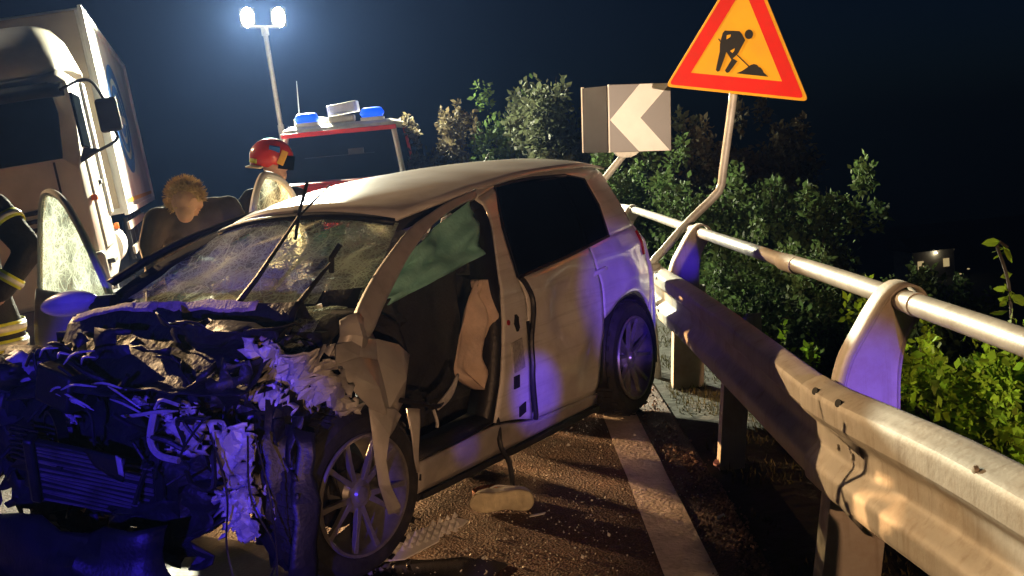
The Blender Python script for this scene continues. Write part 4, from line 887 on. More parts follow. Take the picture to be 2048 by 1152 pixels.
# cab side: door, window, fairing, steps
b = B(); b.box((-.146, -1.55, 2.28), (.03, .78, .56)); b.obj('side_window', 'glassblk', tk, bevel=.01)
b = B(); b.box((-.148, -1.42, 1.45), (.03, 1.0, 1.05)); dr = b.obj('cab_door', 'truck', tk, bevel=.02)
b = B(); b.box((-.12, -1.15, 1.62), (.03, .16, .05)); b.obj('door_handle', 'chassis', dr, bevel=.01)
b = B(); b.box((-.13, -.55, 2.0), (.04, .30, 1.5)); b.obj('side_fairing', 'boxw', tk, bevel=.02)
for k in range(4):
    b = B(); b.box((-1.62+.0, -2.262, 1.42-k*.085), (1.0, .03, .045)); b.obj('grille_slot', 'chassis', tk, bevel=.008)
for k in range(4):
    b = B(); b.box((-.72, -2.262, 1.42-k*.085), (.62, .03, .045)); b.obj('grille_slot', 'chassis', tk, bevel=.008)
b = B(); b.box((-1.24, -2.27, .72), (2.2, .16, .42)); b.obj('bumper', 'truck', tk, bevel=.04)
for x in (-.42, -2.06):
    b = B(); b.box((x, -2.345, .76), (.34, .05, .18)); b.obj('headlamp', 'white', tk, bevel=.02)
b = B(); b.box((-.42, -2.262, 1.67), (.02, .02, .42)); b.obj('panel_seam', 'chassis', tk)
b = B(); b.box((-.13, -2.12, 1.47), (.06, .10, .06)); b.obj('side_marker', 'orange', tk, bevel=.01)
b = B(); b.box((-.10, -.62, 1.10), (.05, .09, .07)); b.obj('side_marker', 'orange', tk, bevel=.01)
for z in (.45, .80):
    b = B(); b.box((-.14, -1.85, z), (.12, .42, .05)); b.obj('step', 'chassis', tk, bevel=.01)
# mirror with its bent arms
b = B(); b.tube(spl([(-.22, -2.12, 2.58), (-.02, -2.24, 2.63), (.10, -2.27, 2.60), (.17, -2.27, 2.44), (.185, -2.27, 2.38)], 20), .016, 7); ma = b.obj('mirror_arm', 'chassis', tk)
b = B(); b.tube(spl([(-.16, -2.14, 1.88), (.05, -2.25, 1.93), (.22, -2.27, 2.0), (.215, -2.27, 2.10)], 14), .016, 7); b.obj('mirror_arm', 'chassis', tk)
b = B(); b.box((.19, -2.27, 2.25), (.21, .09, .34)); b.obj('side_mirror', 'chassis', tk, bevel=.03)
b = B(); b.prism([(-.20, 1.82), (-.12, 1.98), (.06, 1.93)], lambda u, v, w: Vector((u, -2.18+w, v)), .05); b.obj('mirror_bracket', 'chassis', tk, smooth=0)
# tank, chassis, legs
b = B(); b.lathe([(0, 0), (.20, .0), (.26, .04), (.26, .86), (.20, .9), (0, .9)], 24, lambda p: Vector((-.36+p.x, -.35+p.y, .86+p.z))); b.obj('fuel_tank', 'boxw', tk)
b = B(); b.box((-.9, 3.5, .95), (.12, 8.2, .24)); b.box((-1.6, 3.5, .95), (.12, 8.2, .24)); b.obj('chassis_frame', 'chassis', tk)
for k in range(5):
    b = B(); b.box((-.12, 1.3+k*.85, .85), (.05, .06, .55)); b.obj('side_guard_post', 'chassis', tk)
for k in range(2):
    b = B(); b.box((-.08, 3.0, .70+k*.32), (.03, 3.9, .10)); b.obj('side_guard_rail', 'steel', tk)
def twheel(x, y, s=1):
    w = sub_empty('lorry_wheel', tk, (x, y, .50), (0, 0, R(90)))
    b = B(); b.lathe([(.28, -.14), (.40, -.15), (.47, -.13), (.50, -.08), (.50, .08), (.47, .13), (.40, .15), (.28, .14)], 32); b.obj('tyre', 'rubber', w)
    b = B(); b.lathe([(0, -.05), (.12, -.06), (.14, .02), (.25, .05), (.28, -.12), (.30, -.13)], 24); b.obj('rim', 'steel', w)
for x, y in ((-.34, -1.35), (-2.14, -1.35), (-.34, 5.8), (-2.14, 5.8)): twheel(x, y)

def spot(name, loc, target, power, size, col, blend=.5, radius=.12):
    d = bpy.data.lights.new(name, 'SPOT'); d.energy = power; d.spot_size = R(size); d.spot_blend = blend; d.color = col; d.shadow_soft_size = radius
    o = bpy.data.objects.new(name, d); COL.objects.link(o); o.location = loc
    o.rotation_euler = (Vector(target)-Vector(loc)).to_track_quat('-Z', 'Y').to_euler(); return o
for lx in (-.42, -2.06):
    pw_ = Matrix.Translation(tk.location) @ Matrix.Rotation(R(14.4), 4, 'Z') @ Matrix.Rotation(R(-5.2), 4, 'Y') @ Vector((lx, -2.42, .76))
    spot('headlamp_beam', pw_, (.5, 5.3, .0), 6500, 30, (1, .55, .23), .6, .05)
# ================================================================== FIRE SERVICE 4x4 behind the wreck
fv = empty('fire_vehicle', (-2.05, 14.9, 0), R(-2), 'red fire service off-road vehicle with blue roof beacons and searchlight', 'fire vehicle')
b = B(); w0 = .80
sec = []
for z, w, y0, y1 in ((.55, .86, -.9, 3.2), (.95, .88, -1.0, 3.25), (1.30, .86, -.95, 3.25), (1.36, .84, -.9, 3.2)):
    sec.append([(-w, y0, z), (w, y0, z), (w, y1, z), (-w, y1, z)])
b.loft(sec, True, True); b.obj('body', 'firered', fv, smooth=0, bevel=.04)
b = B(); b.loft([[(-.80, -.02, 1.36), (.80, -.02, 1.36), (.80, 3.1, 1.36), (-.80, 3.1, 1.36)], [(-.70, .22, 1.97), (.70, .22, 1.97), (.72, 3.0, 1.97), (-.72, 3.0, 1.97)]], True, True); b.obj('cabin', 'glassblk', fv, smooth=0)
for s in (-1, 1):
    b = B(); b.tube([(s*.80, -.03, 1.34), (s*.70, .21, 1.97)], .035, 8); b.obj('screen_pillar', 'white', fv)
    b = B(); b.tube([(s*.79, 1.15, 1.36), (s*.715, 1.2, 1.97)], .04, 8); b.obj('door_pillar', 'firered', fv)
b = B(); b.loft([[(-.74, .12, 1.96), (.74, .12, 1.96), (.76, 3.05, 1.96), (-.76, 3.05, 1.96)], [(-.74, .14, 2.03), (.74, .14, 2.03), (.75, 3.0, 2.03), (-.75, 3.0, 2.03)], [(-.66, .25, 2.08), (.66, .25, 2.08), (.68, 2.9, 2.08), (-.68, 2.9, 2.08)]], True, True); b.obj('roof', 'white', fv, smooth=0, bevel=.02)  # white roof: floodlight glare along its edge put into the colour
b = B(); b.box((0, .115, 1.965), (1.5, .06, .06)); b.obj('roof_gutter', 'firered', fv, smooth=0, bevel=.01)
b = B(); b.box((0, -.02, 1.66), (.9, .012, .006)); b.obj('wiper', 'black', fv)
for s in (-1, 1):
    b = B(); rows = []
    for t in np.linspace(-1, 1, 11):
        r = (1-abs(t)**5)**.5*.07+.005; rows.append([(s*.43+.16*t, .30+r*1.1*math.cos(a), 2.17+r*math.sin(a)) for a in np.linspace(0, 2*math.pi, 13)[:-1]])
    b.loft(rows, True, True); b.obj('beacon', 'bluelens', fv, smooth=60)
    b = B(); b.box((s*.43, .30, 2.095), (.30, .13, .05)); b.obj('beacon_base', 'white', fv, bevel=.01)
b = B(); b.box((.02, .55, 2.27), (.40, .22, .14), Matrix.Rotation(R(-6), 3, 'Y')); b.box((.02, .43, 2.27), (.34, .02, .10), Matrix.Rotation(R(-6), 3, 'Y')); b.obj('searchlight', 'white', fv, bevel=.03)
b = B(); b.box((-.05, .60, 2.15), (.06, .06, .16)); b.obj('searchlight_foot', 'steel', fv)
b = B(); b.box((.02, .36, 2.13), (.34, .16, .09)); b.obj('siren', 'steel', fv, bevel=.02)
b = B(); b.tube([(-.62, .75, 2.06), (-.60, .75, 2.70)], [.012, .004], 6); b.obj('antenna', 'reflex', fv)
b = B(); b.box((-.50, 1.1, 2.14), (.36, .9, .12)); b.obj('roof_locker', 'white', fv, bevel=.02)
b = B(); b.box((.2, .10, 1.70), (.20, .02, .07)); b.obj('rear_view_mirror', 'black', fv)
b = B(); b.box((0, -1.04, .70), (1.7, .14, .18)); b.obj('bumper', 'white', fv, bevel=.03)
for s in (-1, 1):
    b = B(); b.lathe([(0, -.03), (.10, -.02), (.11, .02)], 18, lambda p: Vector((s*.60+p.x, -1.0+p.y, 1.05+p.z))); b.obj('headlamp', 'white', fv)
for x, y in ((-.78, -.35), (.78, -.35), (-.78, 2.4), (.78, 2.4)):
    w = sub_empty('wheel', fv, (x, y, .38), (0, 0, R(90)))
    b = B(); b.lathe([(.2, -.11), (.33, -.11), (.38, -.07), (.38, .07), (.33, .11), (.2, .11)], 28); b.obj('tyre', 'rubber', w)
    b = B(); b.lathe([(0, -.05), (.12, -.05), (.2, -.09), (.21, .09), (0, .09)], 20); b.obj('rim', 'white', w)

# ================================================================== FLOODLIGHT MASTS
def floodlight(base, heads, top, target, label, lean=(0, 0)):
    m = empty('floodlight_mast', base, 0, label, 'floodlight'); B0 = Vector(base)
    b = B(); b.tube([(0, 0, .35), (lean[0]*.6, lean[1]*.6, top*.6)], .05, 12); b.obj('mast_lower', 'steel2', m, smooth=50)
    b = B(); b.tube([(lean[0]*.58, lean[1]*.58, top*.58), (lean[0], lean[1], top)], .037, 12); b.obj('mast_upper', 'steel2', m, smooth=50)
    b = B(); b.tube([(lean[0]*.97, lean[1]*.97, top*.97), (lean[0], lean[1], top+.03)], .058, 12); b.obj('mast_collar', 'steel2', m, smooth=50)
    for k in range(3):
        a = k*2.094+.4; b = B(); b.tube([(0, 0, .75), (math.cos(a)*.75, math.sin(a)*.75, .02)], .022, 8); b.obj('leg', 'steel2', m)
    b = B(); ys = [h-B0 for h in [Vector(q) for q in heads]]; b.tube([ys[0]+Vector((0, 0, -.14)), ys[-1]+Vector((0, 0, -.14))], .02, 8); b.obj('crossbar', 'steel2', m)
    d = (Vector(target)-Vector(heads[0])).normalized(); q = d.to_track_quat('-Y', 'Z').to_matrix()
    for h in heads:
        hv = Vector(h)-B0
        hs = sub_empty('lamp_head', m, hv)
        b = B(); b.loft([[q @ Vector((x*s, y, z*s*1.25)) for x, z in ((-.10, -.10), (.10, -.10), (.10, .10), (-.10, .10))] for y, s in ((.0, 1.15), (.09, .95), (.15, .6))], True, True); b.obj('housing', 'chassis', hs, smooth=0)
        b = B(); b.loft([[q @ Vector((x*s, y, z*s*1.3)) for x, z in [(.10*math.cos(t), .12*math.sin(t)) for t in np.linspace(0, 6.283, 17)[:-1]]] for y, s in ((-.006, 1.0), (-.03, .9), (-.045, .5))], True, True); b.obj('lens', 'lamp', hs, smooth=60)
        b = B(); b.tube([hv*0+Vector((0, 0, -.15)), Vector((0, .02, 0))], .014, 6); b.obj('bracket', 'steel2', hs)
    return m
WARM = (1, .86, .56)
mA = floodlight((-3.22, 18, 0), [(-3.65, 18, 3.88), (-3.18, 18, 3.84)], 3.70, (-.6, 5, .5), 'tall floodlight mast with two blazing lamps behind the fire vehicle', (-.19, 0))
for h in ((-3.65, 17.85, 3.87), (-3.18, 17.85, 3.83)): spot('floodlight_beam', h, (-1.2, 7, .8), 8200, 108, (1, .97, .70), .7, .10)
mB = floodlight((-9.3, 12.6, 0), [(-9.3, 12.6, 5.4), (-9.3, 13.1, 5.4)], 5.2, (0, 4.8, .5), 'second floodlight mast standing beside the lorry, its lamps turned on the wreck', (0, .2))
LB = Vector((-9.15, 12.5, 5.38))
spot('floodlight_beam', LB, (.2, 4.6, .6), 8600, 100, (1, .64, .31), .4, .03)
spot('floodlight_beam', (-9.1, 13.0, 5.38), (-5.5, 11.6, 1.8), 600, 60, (1, .92, .78), .8, .05)
b = B(); dd = (Vector((.2, 4.6, 0))-Vector((LB.x, LB.y, 0))).normalized(); sd_ = Vector((-dd.y, dd.x, 0)); q0 = LB-Vector((-9.3, 12.6, 0)); p0 = q0+dd*.12+Vector((0, 0, -.13)); p1 = q0+dd*.62+Vector((0, 0, -.62*math.tan(R(22.6))))
b.loft([[p0-sd_*.25, p0+sd_*.25], [p1-sd_*.9, p1+sd_*.9]], False, False); b.obj('beam_blocker', 'chassis', mB, solid=.006)  # added unseen plate below the lamp, keeps its beam off the crushed front
# added lamp stand in place of unseen rescue vehicle lights behind the camera
rb = empty('added_lamp_stand', (1.2, -5.6, 0), 0, 'added stand with warm lamp and blue beacon in place of unseen rescue vehicle lights', 'lamp stand')
b = B(); b.tube([(0, 0, .1), (0, 0, 2.1)], .03, 10); b.obj('pole', 'steel2', rb)
for k in range(3):
    a = k*2.094; b = B(); b.tube([(0, 0, .6), (math.cos(a)*.5, math.sin(a)*.5, .02)], .018, 8); b.obj('leg', 'steel2', rb)
b = B(); b.box((0, -.06, 1.45), (.26, .12, .18)); b.obj('lamp_housing', 'chassis', rb, bevel=.02)
b = B(); b.lathe([(0, .16), (.05, .15), (.07, .08), (.07, 0), (0, 0)], 16, lambda p: Vector((p.x, p.z, 2.1+p.y))); b.obj('beacon', 'bluelens', rb)
spot('added_warm_beam', (1.2, -5.5, 1.45), (1.28, 7.5, 2.1), 5800, 11, (1, .74, .52), .9, .03)  # narrow beam added to brighten the two signs
spot('added_warm_beam', (1.15, -5.5, 1.45), (.60, 5.3, .70), 1080, 25, (1, .54, .27), .8, .03)
spot('added_warm_beam', (1.25, -5.5, 1.45), (1.72, 3.4, .55), 2600, 7.5, (1, .85, .6), .7, .03)  # narrow beam added to brighten the verge shrubs
for tg, sz, pw in (((.62, 6.45, .70), 3.8, 5600), ((.07, 5.42, .40), 2.0, 6000), ((1.09, 3.5, .74), 2.6, 4200), ((1.1, 7.1, .78), 1.1, 3600), ((-.28, 5.0, .3), 1.0, 1500)):
    so_ = spot('added_blue_beam', (1.1, -5.3, 2.15), tg, pw, sz*1.25, (.07, .02, 1), 1., .02); so_.scale = (.72, 1, 1)  # aimed spots added to lay blue patches on car and posts
rb2 = empty('added_beacon_stand', (-2.6, -1.6, 0), 0, 'added low blue beacon on a short stand in place of unseen rescue vehicle lights', 'beacon')  # added stand for the blue light of an unseen rescue vehicle
b = B(); b.tube([(0, 0, .02), (0, 0, 1.2)], .025, 10); b.obj('pole', 'steel2', rb2)
b = B(); b.lathe([(0, 0), (.2, 0), (.2, .03), (0, .04)], 16, lambda p: Vector((p.x, p.z, p.y))); b.obj('foot', 'chassis', rb2)
b = B(); b.lathe([(0, .16), (.05, .15), (.07, .08), (.07, 0), (0, 0)], 16, lambda p: Vector((p.x, p.z, 1.2+p.y))); b.obj('beacon', 'bluelens', rb2)
spot('added_blue_beam', (-2.5, -1.4, 1.28), (-1.62, 4.4, .34), 1050, 21, (.06, .03, 1), .3, .03)

# ================================================================== PEOPLE
def capsule(b, a, c, ra, rc, mi, n=12):
    a, c = Vector(a), Vector(c); t = (c-a); L = t.length; t = t.normalized() if L > 1e-6 else Vector((0, 0, 1))
    x = t.orthogonal().normalized(); y = t.cross(x); rings = []
    for k in range(5): th = -H_+k*H_/4*.98; rings.append((a+t*ra*math.sin(th-.0), ra*math.cos(th)))
    for k in range(5): th = k*H_/4*.98; rings.append((c+t*rc*math.sin(th), rc*math.cos(th)))
    b.loft([[p+(x*math.cos(2*math.pi*j/n)+y*math.sin(2*math.pi*j/n))*max(r, .0008) for j in range(n)] for p, r in rings], True, True, mi)
def person(name, caps, mats, label, base, vox=.013):
    """caps: (a, b, ra, rb, matindex) in world coordinates; fused into one skin by a voxel remesh"""
    root = empty(name, base, 0, label, 'person'); B0 = Vector(base); b = B()
    for a, c, ra, rc, mi in caps: capsule(b, Vector(a)-B0, Vector(c)-B0, ra, rc, mi)
    o = b.obj('tmp', mats, None, fix=True); m = o.modifiers.new('r', 'REMESH'); m.mode = 'VOXEL'; m.voxel_size = vox
    m = o.modifiers.new('s', 'SMOOTH'); m.iterations = 4; m.factor = .5
    dg = bpy.context.evaluated_depsgraph_get(); me = bpy.data.meshes.new_from_object(o.evaluated_get(dg)); bpy.data.objects.remove(o)
    me.materials.clear(); [me.materials.append(MT[k]) for k in mats]
    cs_ = [(np.array(Vector(a)-B0), np.array(Vector(c)-B0), ra, rc, mi) for a, c, ra, rc, mi in caps]
    n = len(me.polygons); ce = np.empty(n*3); me.polygons.foreach_get('center', ce); ce = ce.reshape(-1, 3); best = np.full(n, 1e9); mi_ = np.zeros(n, int)
    for a, c, ra, rc, mi in cs_:
        d = c-a; L = max(d@d, 1e-9); t = np.clip((ce-a)@d/L, 0, 1); dist = np.linalg.norm(ce-a-t[:, None]*d, axis=1)-(ra+(rc-ra)*t); k = dist < best; best[k] = dist[k]; mi_[k] = mi
    me.polygons.foreach_set('material_index', mi_); me.polygons.foreach_set('use_smooth', [True]*n)
    me.name = 'body'; o = bpy.data.objects.new('body', me); COL.objects.link(o); o.parent = root
    return root
def hand(wr, d, pn, mi, s=1., curl=.6):
    """palm and five unequal bent fingers from wrist wr along d, palm normal pn"""
    wr, d, pn = Vector(wr), Vector(d).normalized(), Vector(pn).normalized(); sd = d.cross(pn).normalized(); C = []
    for k in (-1, 0, 1): C.append((wr+sd*.018*k, wr+d*.085*s+sd*.026*k*s, .019, .017, mi))
    for k, L in ((-1.5, .062), (-.5, .075), (.5, .08), (1.5, .07)):
        p = wr+d*.088*s+sd*.019*k; a = d*math.cos(curl*.5)+pn*math.sin(curl*.5); q = p+a*L*.55*s; a2 = d*math.cos(curl*1.5)+pn*math.sin(curl*1.5); C += [(p, q, .0095, .009, mi), (q, q+a2*L*.5*s, .009, .0075, mi)]
    p = wr+d*.03+sd*.03; q = p+(sd*.75+d*.6+pn*.2)*.045*s; C += [(p, q, .013, .011, mi), (q, q+(d*.9+sd*.2+pn*.3)*.032*s, .011, .008, mi)]
    return C
# -- rescuer bending over the passenger side
bx0 = Vector((-2.25, 7.45, 0))
hip = Vector((-2.22, 7.62, .98)); chest = Vector((-1.98, 7.12, 1.30)); sh_l = Vector((-2.10, 6.98, 1.335)); sh_r = Vector((-1.70, 7.12, 1.37)); neck = Vector((-1.90, 7.0, 1.43)); head = Vector((-1.885, 6.86, 1.435))
caps = [(hip, hip+Vector((.08, -.2, .16)), .155, .155, 0), (hip+Vector((.08, -.2, .16)), chest, .155, .165, 0), (chest+Vector((-.12, -.02, .0)), chest+Vector((.20, .02, .03)), .125, .12, 0),
        (chest, sh_l, .12, .085, 0), (chest, sh_r, .11, .08, 0), (sh_l, Vector((-2.14, 6.92, 1.20)), .085, .072, 0), (Vector((-2.14, 6.92, 1.20)), (-2.12, 6.88, 1.02), .072, .055, 0), ((-2.12, 6.88, 1.02), (-1.92, 6.72, .98), .05, .036, 2),
        (sh_r, (-1.55, 7.0, 1.14), .078, .06, 0), ((-1.55, 7.0, 1.14), (-1.60, 6.78, 1.0), .052, .036, 2),
        (chest+Vector((.06, -.08, .08)), neck, .07, .058, 2), (neck, head+Vector((0, .02, .0)), .06, .075, 2), (head+Vector((0, .03, .035)), head+Vector((.005, -.03, .015)), .088, .084, 2), (head+Vector((0, -.03, .0)), head+Vector((.01, -.07, -.07)), .07, .052, 2), (head+Vector((.01, -.095, -.03)), head+Vector((.012, -.115, -.05)), .014, .012, 2),
        (head+Vector((-.088, .0, -.01)), head+Vector((-.09, -.0, -.04)), .016, .012, 2), (head+Vector((.09, .0, -.01)), head+Vector((.092, .0, -.04)), .016, .012, 2)]
for s in (-1, 1):
    hp = hip+Vector((s*.10, 0, -.02)); kn = Vector((-2.22+s*.13, 7.52, .52)); an = Vector((-2.22+s*.14, 7.62, .09)); caps += [(hp, kn, .105, .072, 1), (kn, an, .07, .05, 1), (an, an+Vector((.02, -.17, -.035)), .055, .042, 3)]
caps += hand((-1.92, 6.72, .98), (.8, -.3, -.3), (0, 0, -1), 2)+hand((-1.60, 6.78, 1.0), (-.2, -.9, -.3), (0, 0, -1), 2)
pr = person('person', caps, ['shirt', 'coat', 'skin', 'black'], 'person with fair cropped hair bending forward beside the open passenger door', bx0)
def hair(root, c, r, m='hair', face=Vector((0, -1, -.4))):
    face = Vector(face)
    b = B(); c = Vector(c)-root.location; rs = random.Random(3)
    for k in range(1500):
        d = Vector((rs.gauss(0, 1), rs.gauss(0, 1), rs.gauss(0, 1))).normalized()
        if d.dot(face.normalized()) > .55: continue
        p = c+d*r; t = (d+Vector((rs.uniform(-.6, .6), rs.uniform(-.6, .6), rs.uniform(-.2, .5)))).normalized(); s = d.orthogonal().normalized()*.0035; L = rs.uniform(.014, .034)
        b.add([p-s-d*.01, p+s-d*.01, p+t*L+s*.3, p+t*L-s*.3], [(0, 1, 2, 3)])
    rows = []
    for i in range(9):
        th = i/8*2.6; rows.append([c+Vector((math.sin(th)*math.cos(a), math.sin(th)*math.sin(a)*1.0, math.cos(th)))*(r*(1.0+.03*mnoise.noise(Vector((a*2, th*3, 1))))) for a in np.linspace(0, 2*math.pi, 21)[:-1]])
    rows = [[p for p in rw] for rw in rows]
    b2 = B(); b2.loft(rows, True, False); cap_ = [f for f in b2.f if (sum((Vector(b2.v[i])-c for i in f), Vector())/len(f)).normalized().dot(face.normalized()) < .55]
    b.add(b2.v, cap_); return b.obj('hair', m, root, smooth=0, fix=False)
hair(pr, head+Vector((0, .01, .035)), .106, face=Vector((.35, -.15, -1)))
# -- firefighter with a red helmet beyond the roof
fb = Vector((-1.66, 8.35, 0)); c0 = Vector((-1.66, 8.35, 0))
caps = [(c0+Vector((0, .0, .95)), c0+Vector((0, 0, 1.20)), .165, .17, 0), (c0+Vector((0, 0, 1.2)), c0+Vector((.02, -.02, 1.42)), .175, .15, 0), (c0+Vector((-.17, .05, 1.44)), c0+Vector((.18, -.05, 1.43)), .085, .085, 0), (c0+Vector((.02, 0, 1.45)), c0+Vector((.03, -.01, 1.60)), .07, .06, 1),
        (c0+Vector((.04, 0, 1.66)), c0+Vector((.03, 0, 1.74)), .088, .092, 1), (c0+Vector((.07, -.03, 1.62)), c0+Vector((.08, -.03, 1.60)), .055, .05, 1), (c0+Vector((.135, -.045, 1.66)), c0+Vector((.145, -.05, 1.645)), .014, .014, 1)]
for s in (-1, 1):
    a = c0+Vector((s*.21, -.02*s, 1.40)); e = c0+Vector((s*.26+.06, -.06, 1.12)); wq = c0+Vector((s*.18+.16, -.24, .98))
    caps += [(a, e, .08, .065, 0), (e, wq, .063, .045, 0)]+hand(wq, (.5, -.8, -.2), (0, 0, -1), 1)
    hp = c0+Vector((s*.1, 0, .93)); kn = c0+Vector((s*.12, -.03, .5)); an = c0+Vector((s*.13, .02, .09)); caps += [(hp, kn, .11, .08, 0), (kn, an, .078, .06, 0), (an, an+Vector((.03, -.16, -.035)), .06, .045, 2)]
pf = person('person', caps, ['coat', 'skin', 'black'], 'firefighter in red helmet standing beyond the wreck in front of the fire vehicle', fb)
pf.scale = (.955, .955, .955); hc = c0+Vector((.03, 0, 1.745))-fb
he = sub_empty('helmet', pf, hc, (0, R(14), 0))
b = B(); rows = []
for i in range(11):
    th = i/10*1.95
    rows.append([Vector((.155*math.sin(th)*math.cos(a)*(1.08 if math.cos(a) < 0 else 1), .128*math.sin(th)*math.sin(a), .135*math.cos(th)-(.05 if math.cos(a) < 0 else 0)*max(0, th-1.4))) for a in np.linspace(0, 2*math.pi, 29)[:-1]])
b.loft(rows, True, False); b.obj('helmet_shell', 'firered', he, smooth=60, solid=.008)
b = B(); b.loft([[Vector((.165*math.cos(a), .138*math.sin(a), z)) for a in np.linspace(-1.1, 1.1, 14)] for z in (.03, -.02, -.075)], False, False); b.obj('visor', 'glassblk', he, solid=.006)
b = B(); b.loft([[Vector((-.16*math.cos(a)-.004, .135*math.sin(a), z)) for a in np.linspace(-1.0, 1.0, 12)] for z in (-.030, -.062)], False, False); b.obj('reflective_band', 'hivis', he, solid=.004)
b = B(); b.loft([[Vector((-.19*math.cos(a), .15*math.sin(a), -.085-.02*math.cos(a))) for a in np.linspace(-1.3, 1.3, 14)], [Vector((-.12*math.cos(a), .11*math.sin(a), -.075)) for a in np.linspace(-1.3, 1.3, 14)]], False, False); b.obj('rear_brim', 'sole', he, solid=.01)
b = B(); b.box((.10, -.128, .01), (.05, .012, .11), Matrix.Rotation(R(15), 3, 'Y')); b.obj('side_mark', 'yellow', he, bevel=.004)
b = B(); b.box((.03, -.115, .065), (.08, .02, .045), Matrix.Rotation(R(25), 3, 'X')); b.obj('side_mark', 'blue', he, bevel=.004)
# -- firefighter at the left edge, arms akimbo in dark turnout gear
lb = Vector((-3.22, 6.8, 0)); c0 = Vector((-3.22, 6.8, 0))
el = Vector((-2.775, 6.70, 1.25)); shd = Vector((-2.98, 6.78, 1.50)); wrist = Vector((-2.93, 6.62, 1.03))
caps = [(c0+Vector((.02, 0, .95)), c0+Vector((.02, 0, 1.2)), .19, .19, 0), (c0+Vector((0, 0, 1.2)), c0+Vector((0, 0, 1.44)), .20, .16, 0), (c0+Vector((-.2, 0, 1.48)), c0+Vector((.2, 0, 1.50)), .10, .10, 0), (shd, el, .098, .082, 0), (el, wrist, .082, .062, 0),
        (c0+Vector((-.22, 0, 1.48)), c0+Vector((-.40, -.05, 1.2)), .095, .08, 0), (c0+Vector((-.40, -.05, 1.2)), c0+Vector((-.3, -.22, 1.02)), .08, .06, 0),
        (c0+Vector((0, 0, 1.5)), c0+Vector((0, -.02, 1.64)), .075, .065, 1), (c0+Vector((0, -.02, 1.70)), c0+Vector((0, -.03, 1.78)), .088, .095, 1), (c0+Vector((0, -.06, 1.66)), c0+Vector((0, -.07, 1.63)), .06, .052, 1), (c0+Vector((0, -.13, 1.70)), c0+Vector((0, -.14, 1.685)), .014, .014, 1)]
caps += hand(wrist, (-.5, -.15, -.75), (-.7, .3, .3), 1)+hand(c0+Vector((-.3, -.22, 1.02)), (.6, -.2, -.7), (.7, .3, .3), 1)
for s in (-1, 1):
    hp = c0+Vector((s*.11+.01, 0, .93)); kn = c0+Vector((s*.14, -.03, .5)); an = c0+Vector((s*.16, .02, .09)); caps += [(hp, kn, .125, .095, 0), (kn, an, .092, .075, 0), (an, an+Vector((.03, -.16, -.035)), .065, .05, 2)]
pl = person('person', caps, ['coat', 'skin', 'black'], 'firefighter in dark turnout coat with reflective bands, hand on hip, beside the lorry', lb)
def face(root, c, f, up, r=.092):
    c = Vector(c)-root.location; f = Vector(f).normalized(); sd = f.cross(Vector(up)).normalized(); u = sd.cross(f).normalized()
    def dot(name, p, q, m):
        b = B(); b.lathe([(0, -q[2]), (.7, -.6*q[2]), (1, 0), (.7, .6*q[2]), (0, q[2])], 12, lambda v: p+sd*v.x*q[0]+u*v.z*q[1]+f*v.y); return b.obj(name, m, root)
    for s_ in (-1, 1):
        dot('eye', c+sd*.031*s_+f*(r*.90)+u*.004, (.013, .007, .006), 'signblk'); dot('eyebrow', c+sd*.032*s_+f*(r*.94)+u*.022, (.019, .004, .005), 'hair')
    dot('mouth', c+f*(r*.86)-u*.062, (.024, .005, .006), 'redbits_')
MT['redbits_'] = mat('lips', (.35, .13, .1), .6)
face(pr, head+Vector((0, -.01, .0)), (.05, -.85, -.5), (0, -.4, 1))
face(pf, Vector((-1.62, 8.35, 1.70)), (.9, -.35, -.05), (0, 0, 1), .088)
def band(root, a, c, t0, r, w, m, k=1.06):
    a, c = Vector(a)-root.location, Vector(c)-root.location; d = (c-a).normalized(); p = a+(c-a)*t0; x = d.orthogonal().normalized(); y = d.cross(x); b = B()
    b.loft([[p+d*s+(x*math.cos(q)+y*math.sin(q))*r*k for q in np.linspace(0, 2*math.pi, 25)[:-1]] for s in (-w, w)], True, False); return b.obj('reflective_band', m, root, solid=.006)
band(pl, shd, el, .36, .094, .030, 'hivis'); band(pl, shd, el, .36, .096, .014, 'reflex', 1.09)
band(pl, el, wrist, .72, .070, .028, 'hivis', 1.08); band(pl, el, wrist, .72, .072, .012, 'reflex', 1.12)
cz_ = c0+Vector((.02, 0, 0))
for z, m, w, k in ((.80, 'hivis', .035, 1.04), (.80, 'reflex', .018, 1.06), (.70, 'hivis', .035, 1.04), (.70, 'reflex', .018, 1.06)): band(pl, cz_+Vector((0, 0, z-.1)), cz_+Vector((0, 0, z+.1)), .5, .265, w, m, k)
b = B(); b.loft([[Vector((.02+rr_*math.cos(a), rr_*.82*math.sin(a), z+.01*math.sin(5*a))) for a in np.linspace(0, 2*math.pi, 31)[:-1]] for z, rr_ in ((1.08, .205), (.95, .225), (.80, .262), (.62, .285))], True, False); b.obj('coat_skirt', 'coat', pl, smooth=60, solid=.012)
b = B(); b.loft([[Vector((.15*math.sin(th)*math.cos(a), -.03+.16*math.sin(th)*math.sin(a), 1.78+.14*math.cos(th))) for a in np.linspace(0, 2*math.pi, 25)[:-1]] for th in np.linspace(0.02, 1.7, 10)], True, False); b.obj('helmet_shell', 'firered', pl, smooth=60, solid=.008)

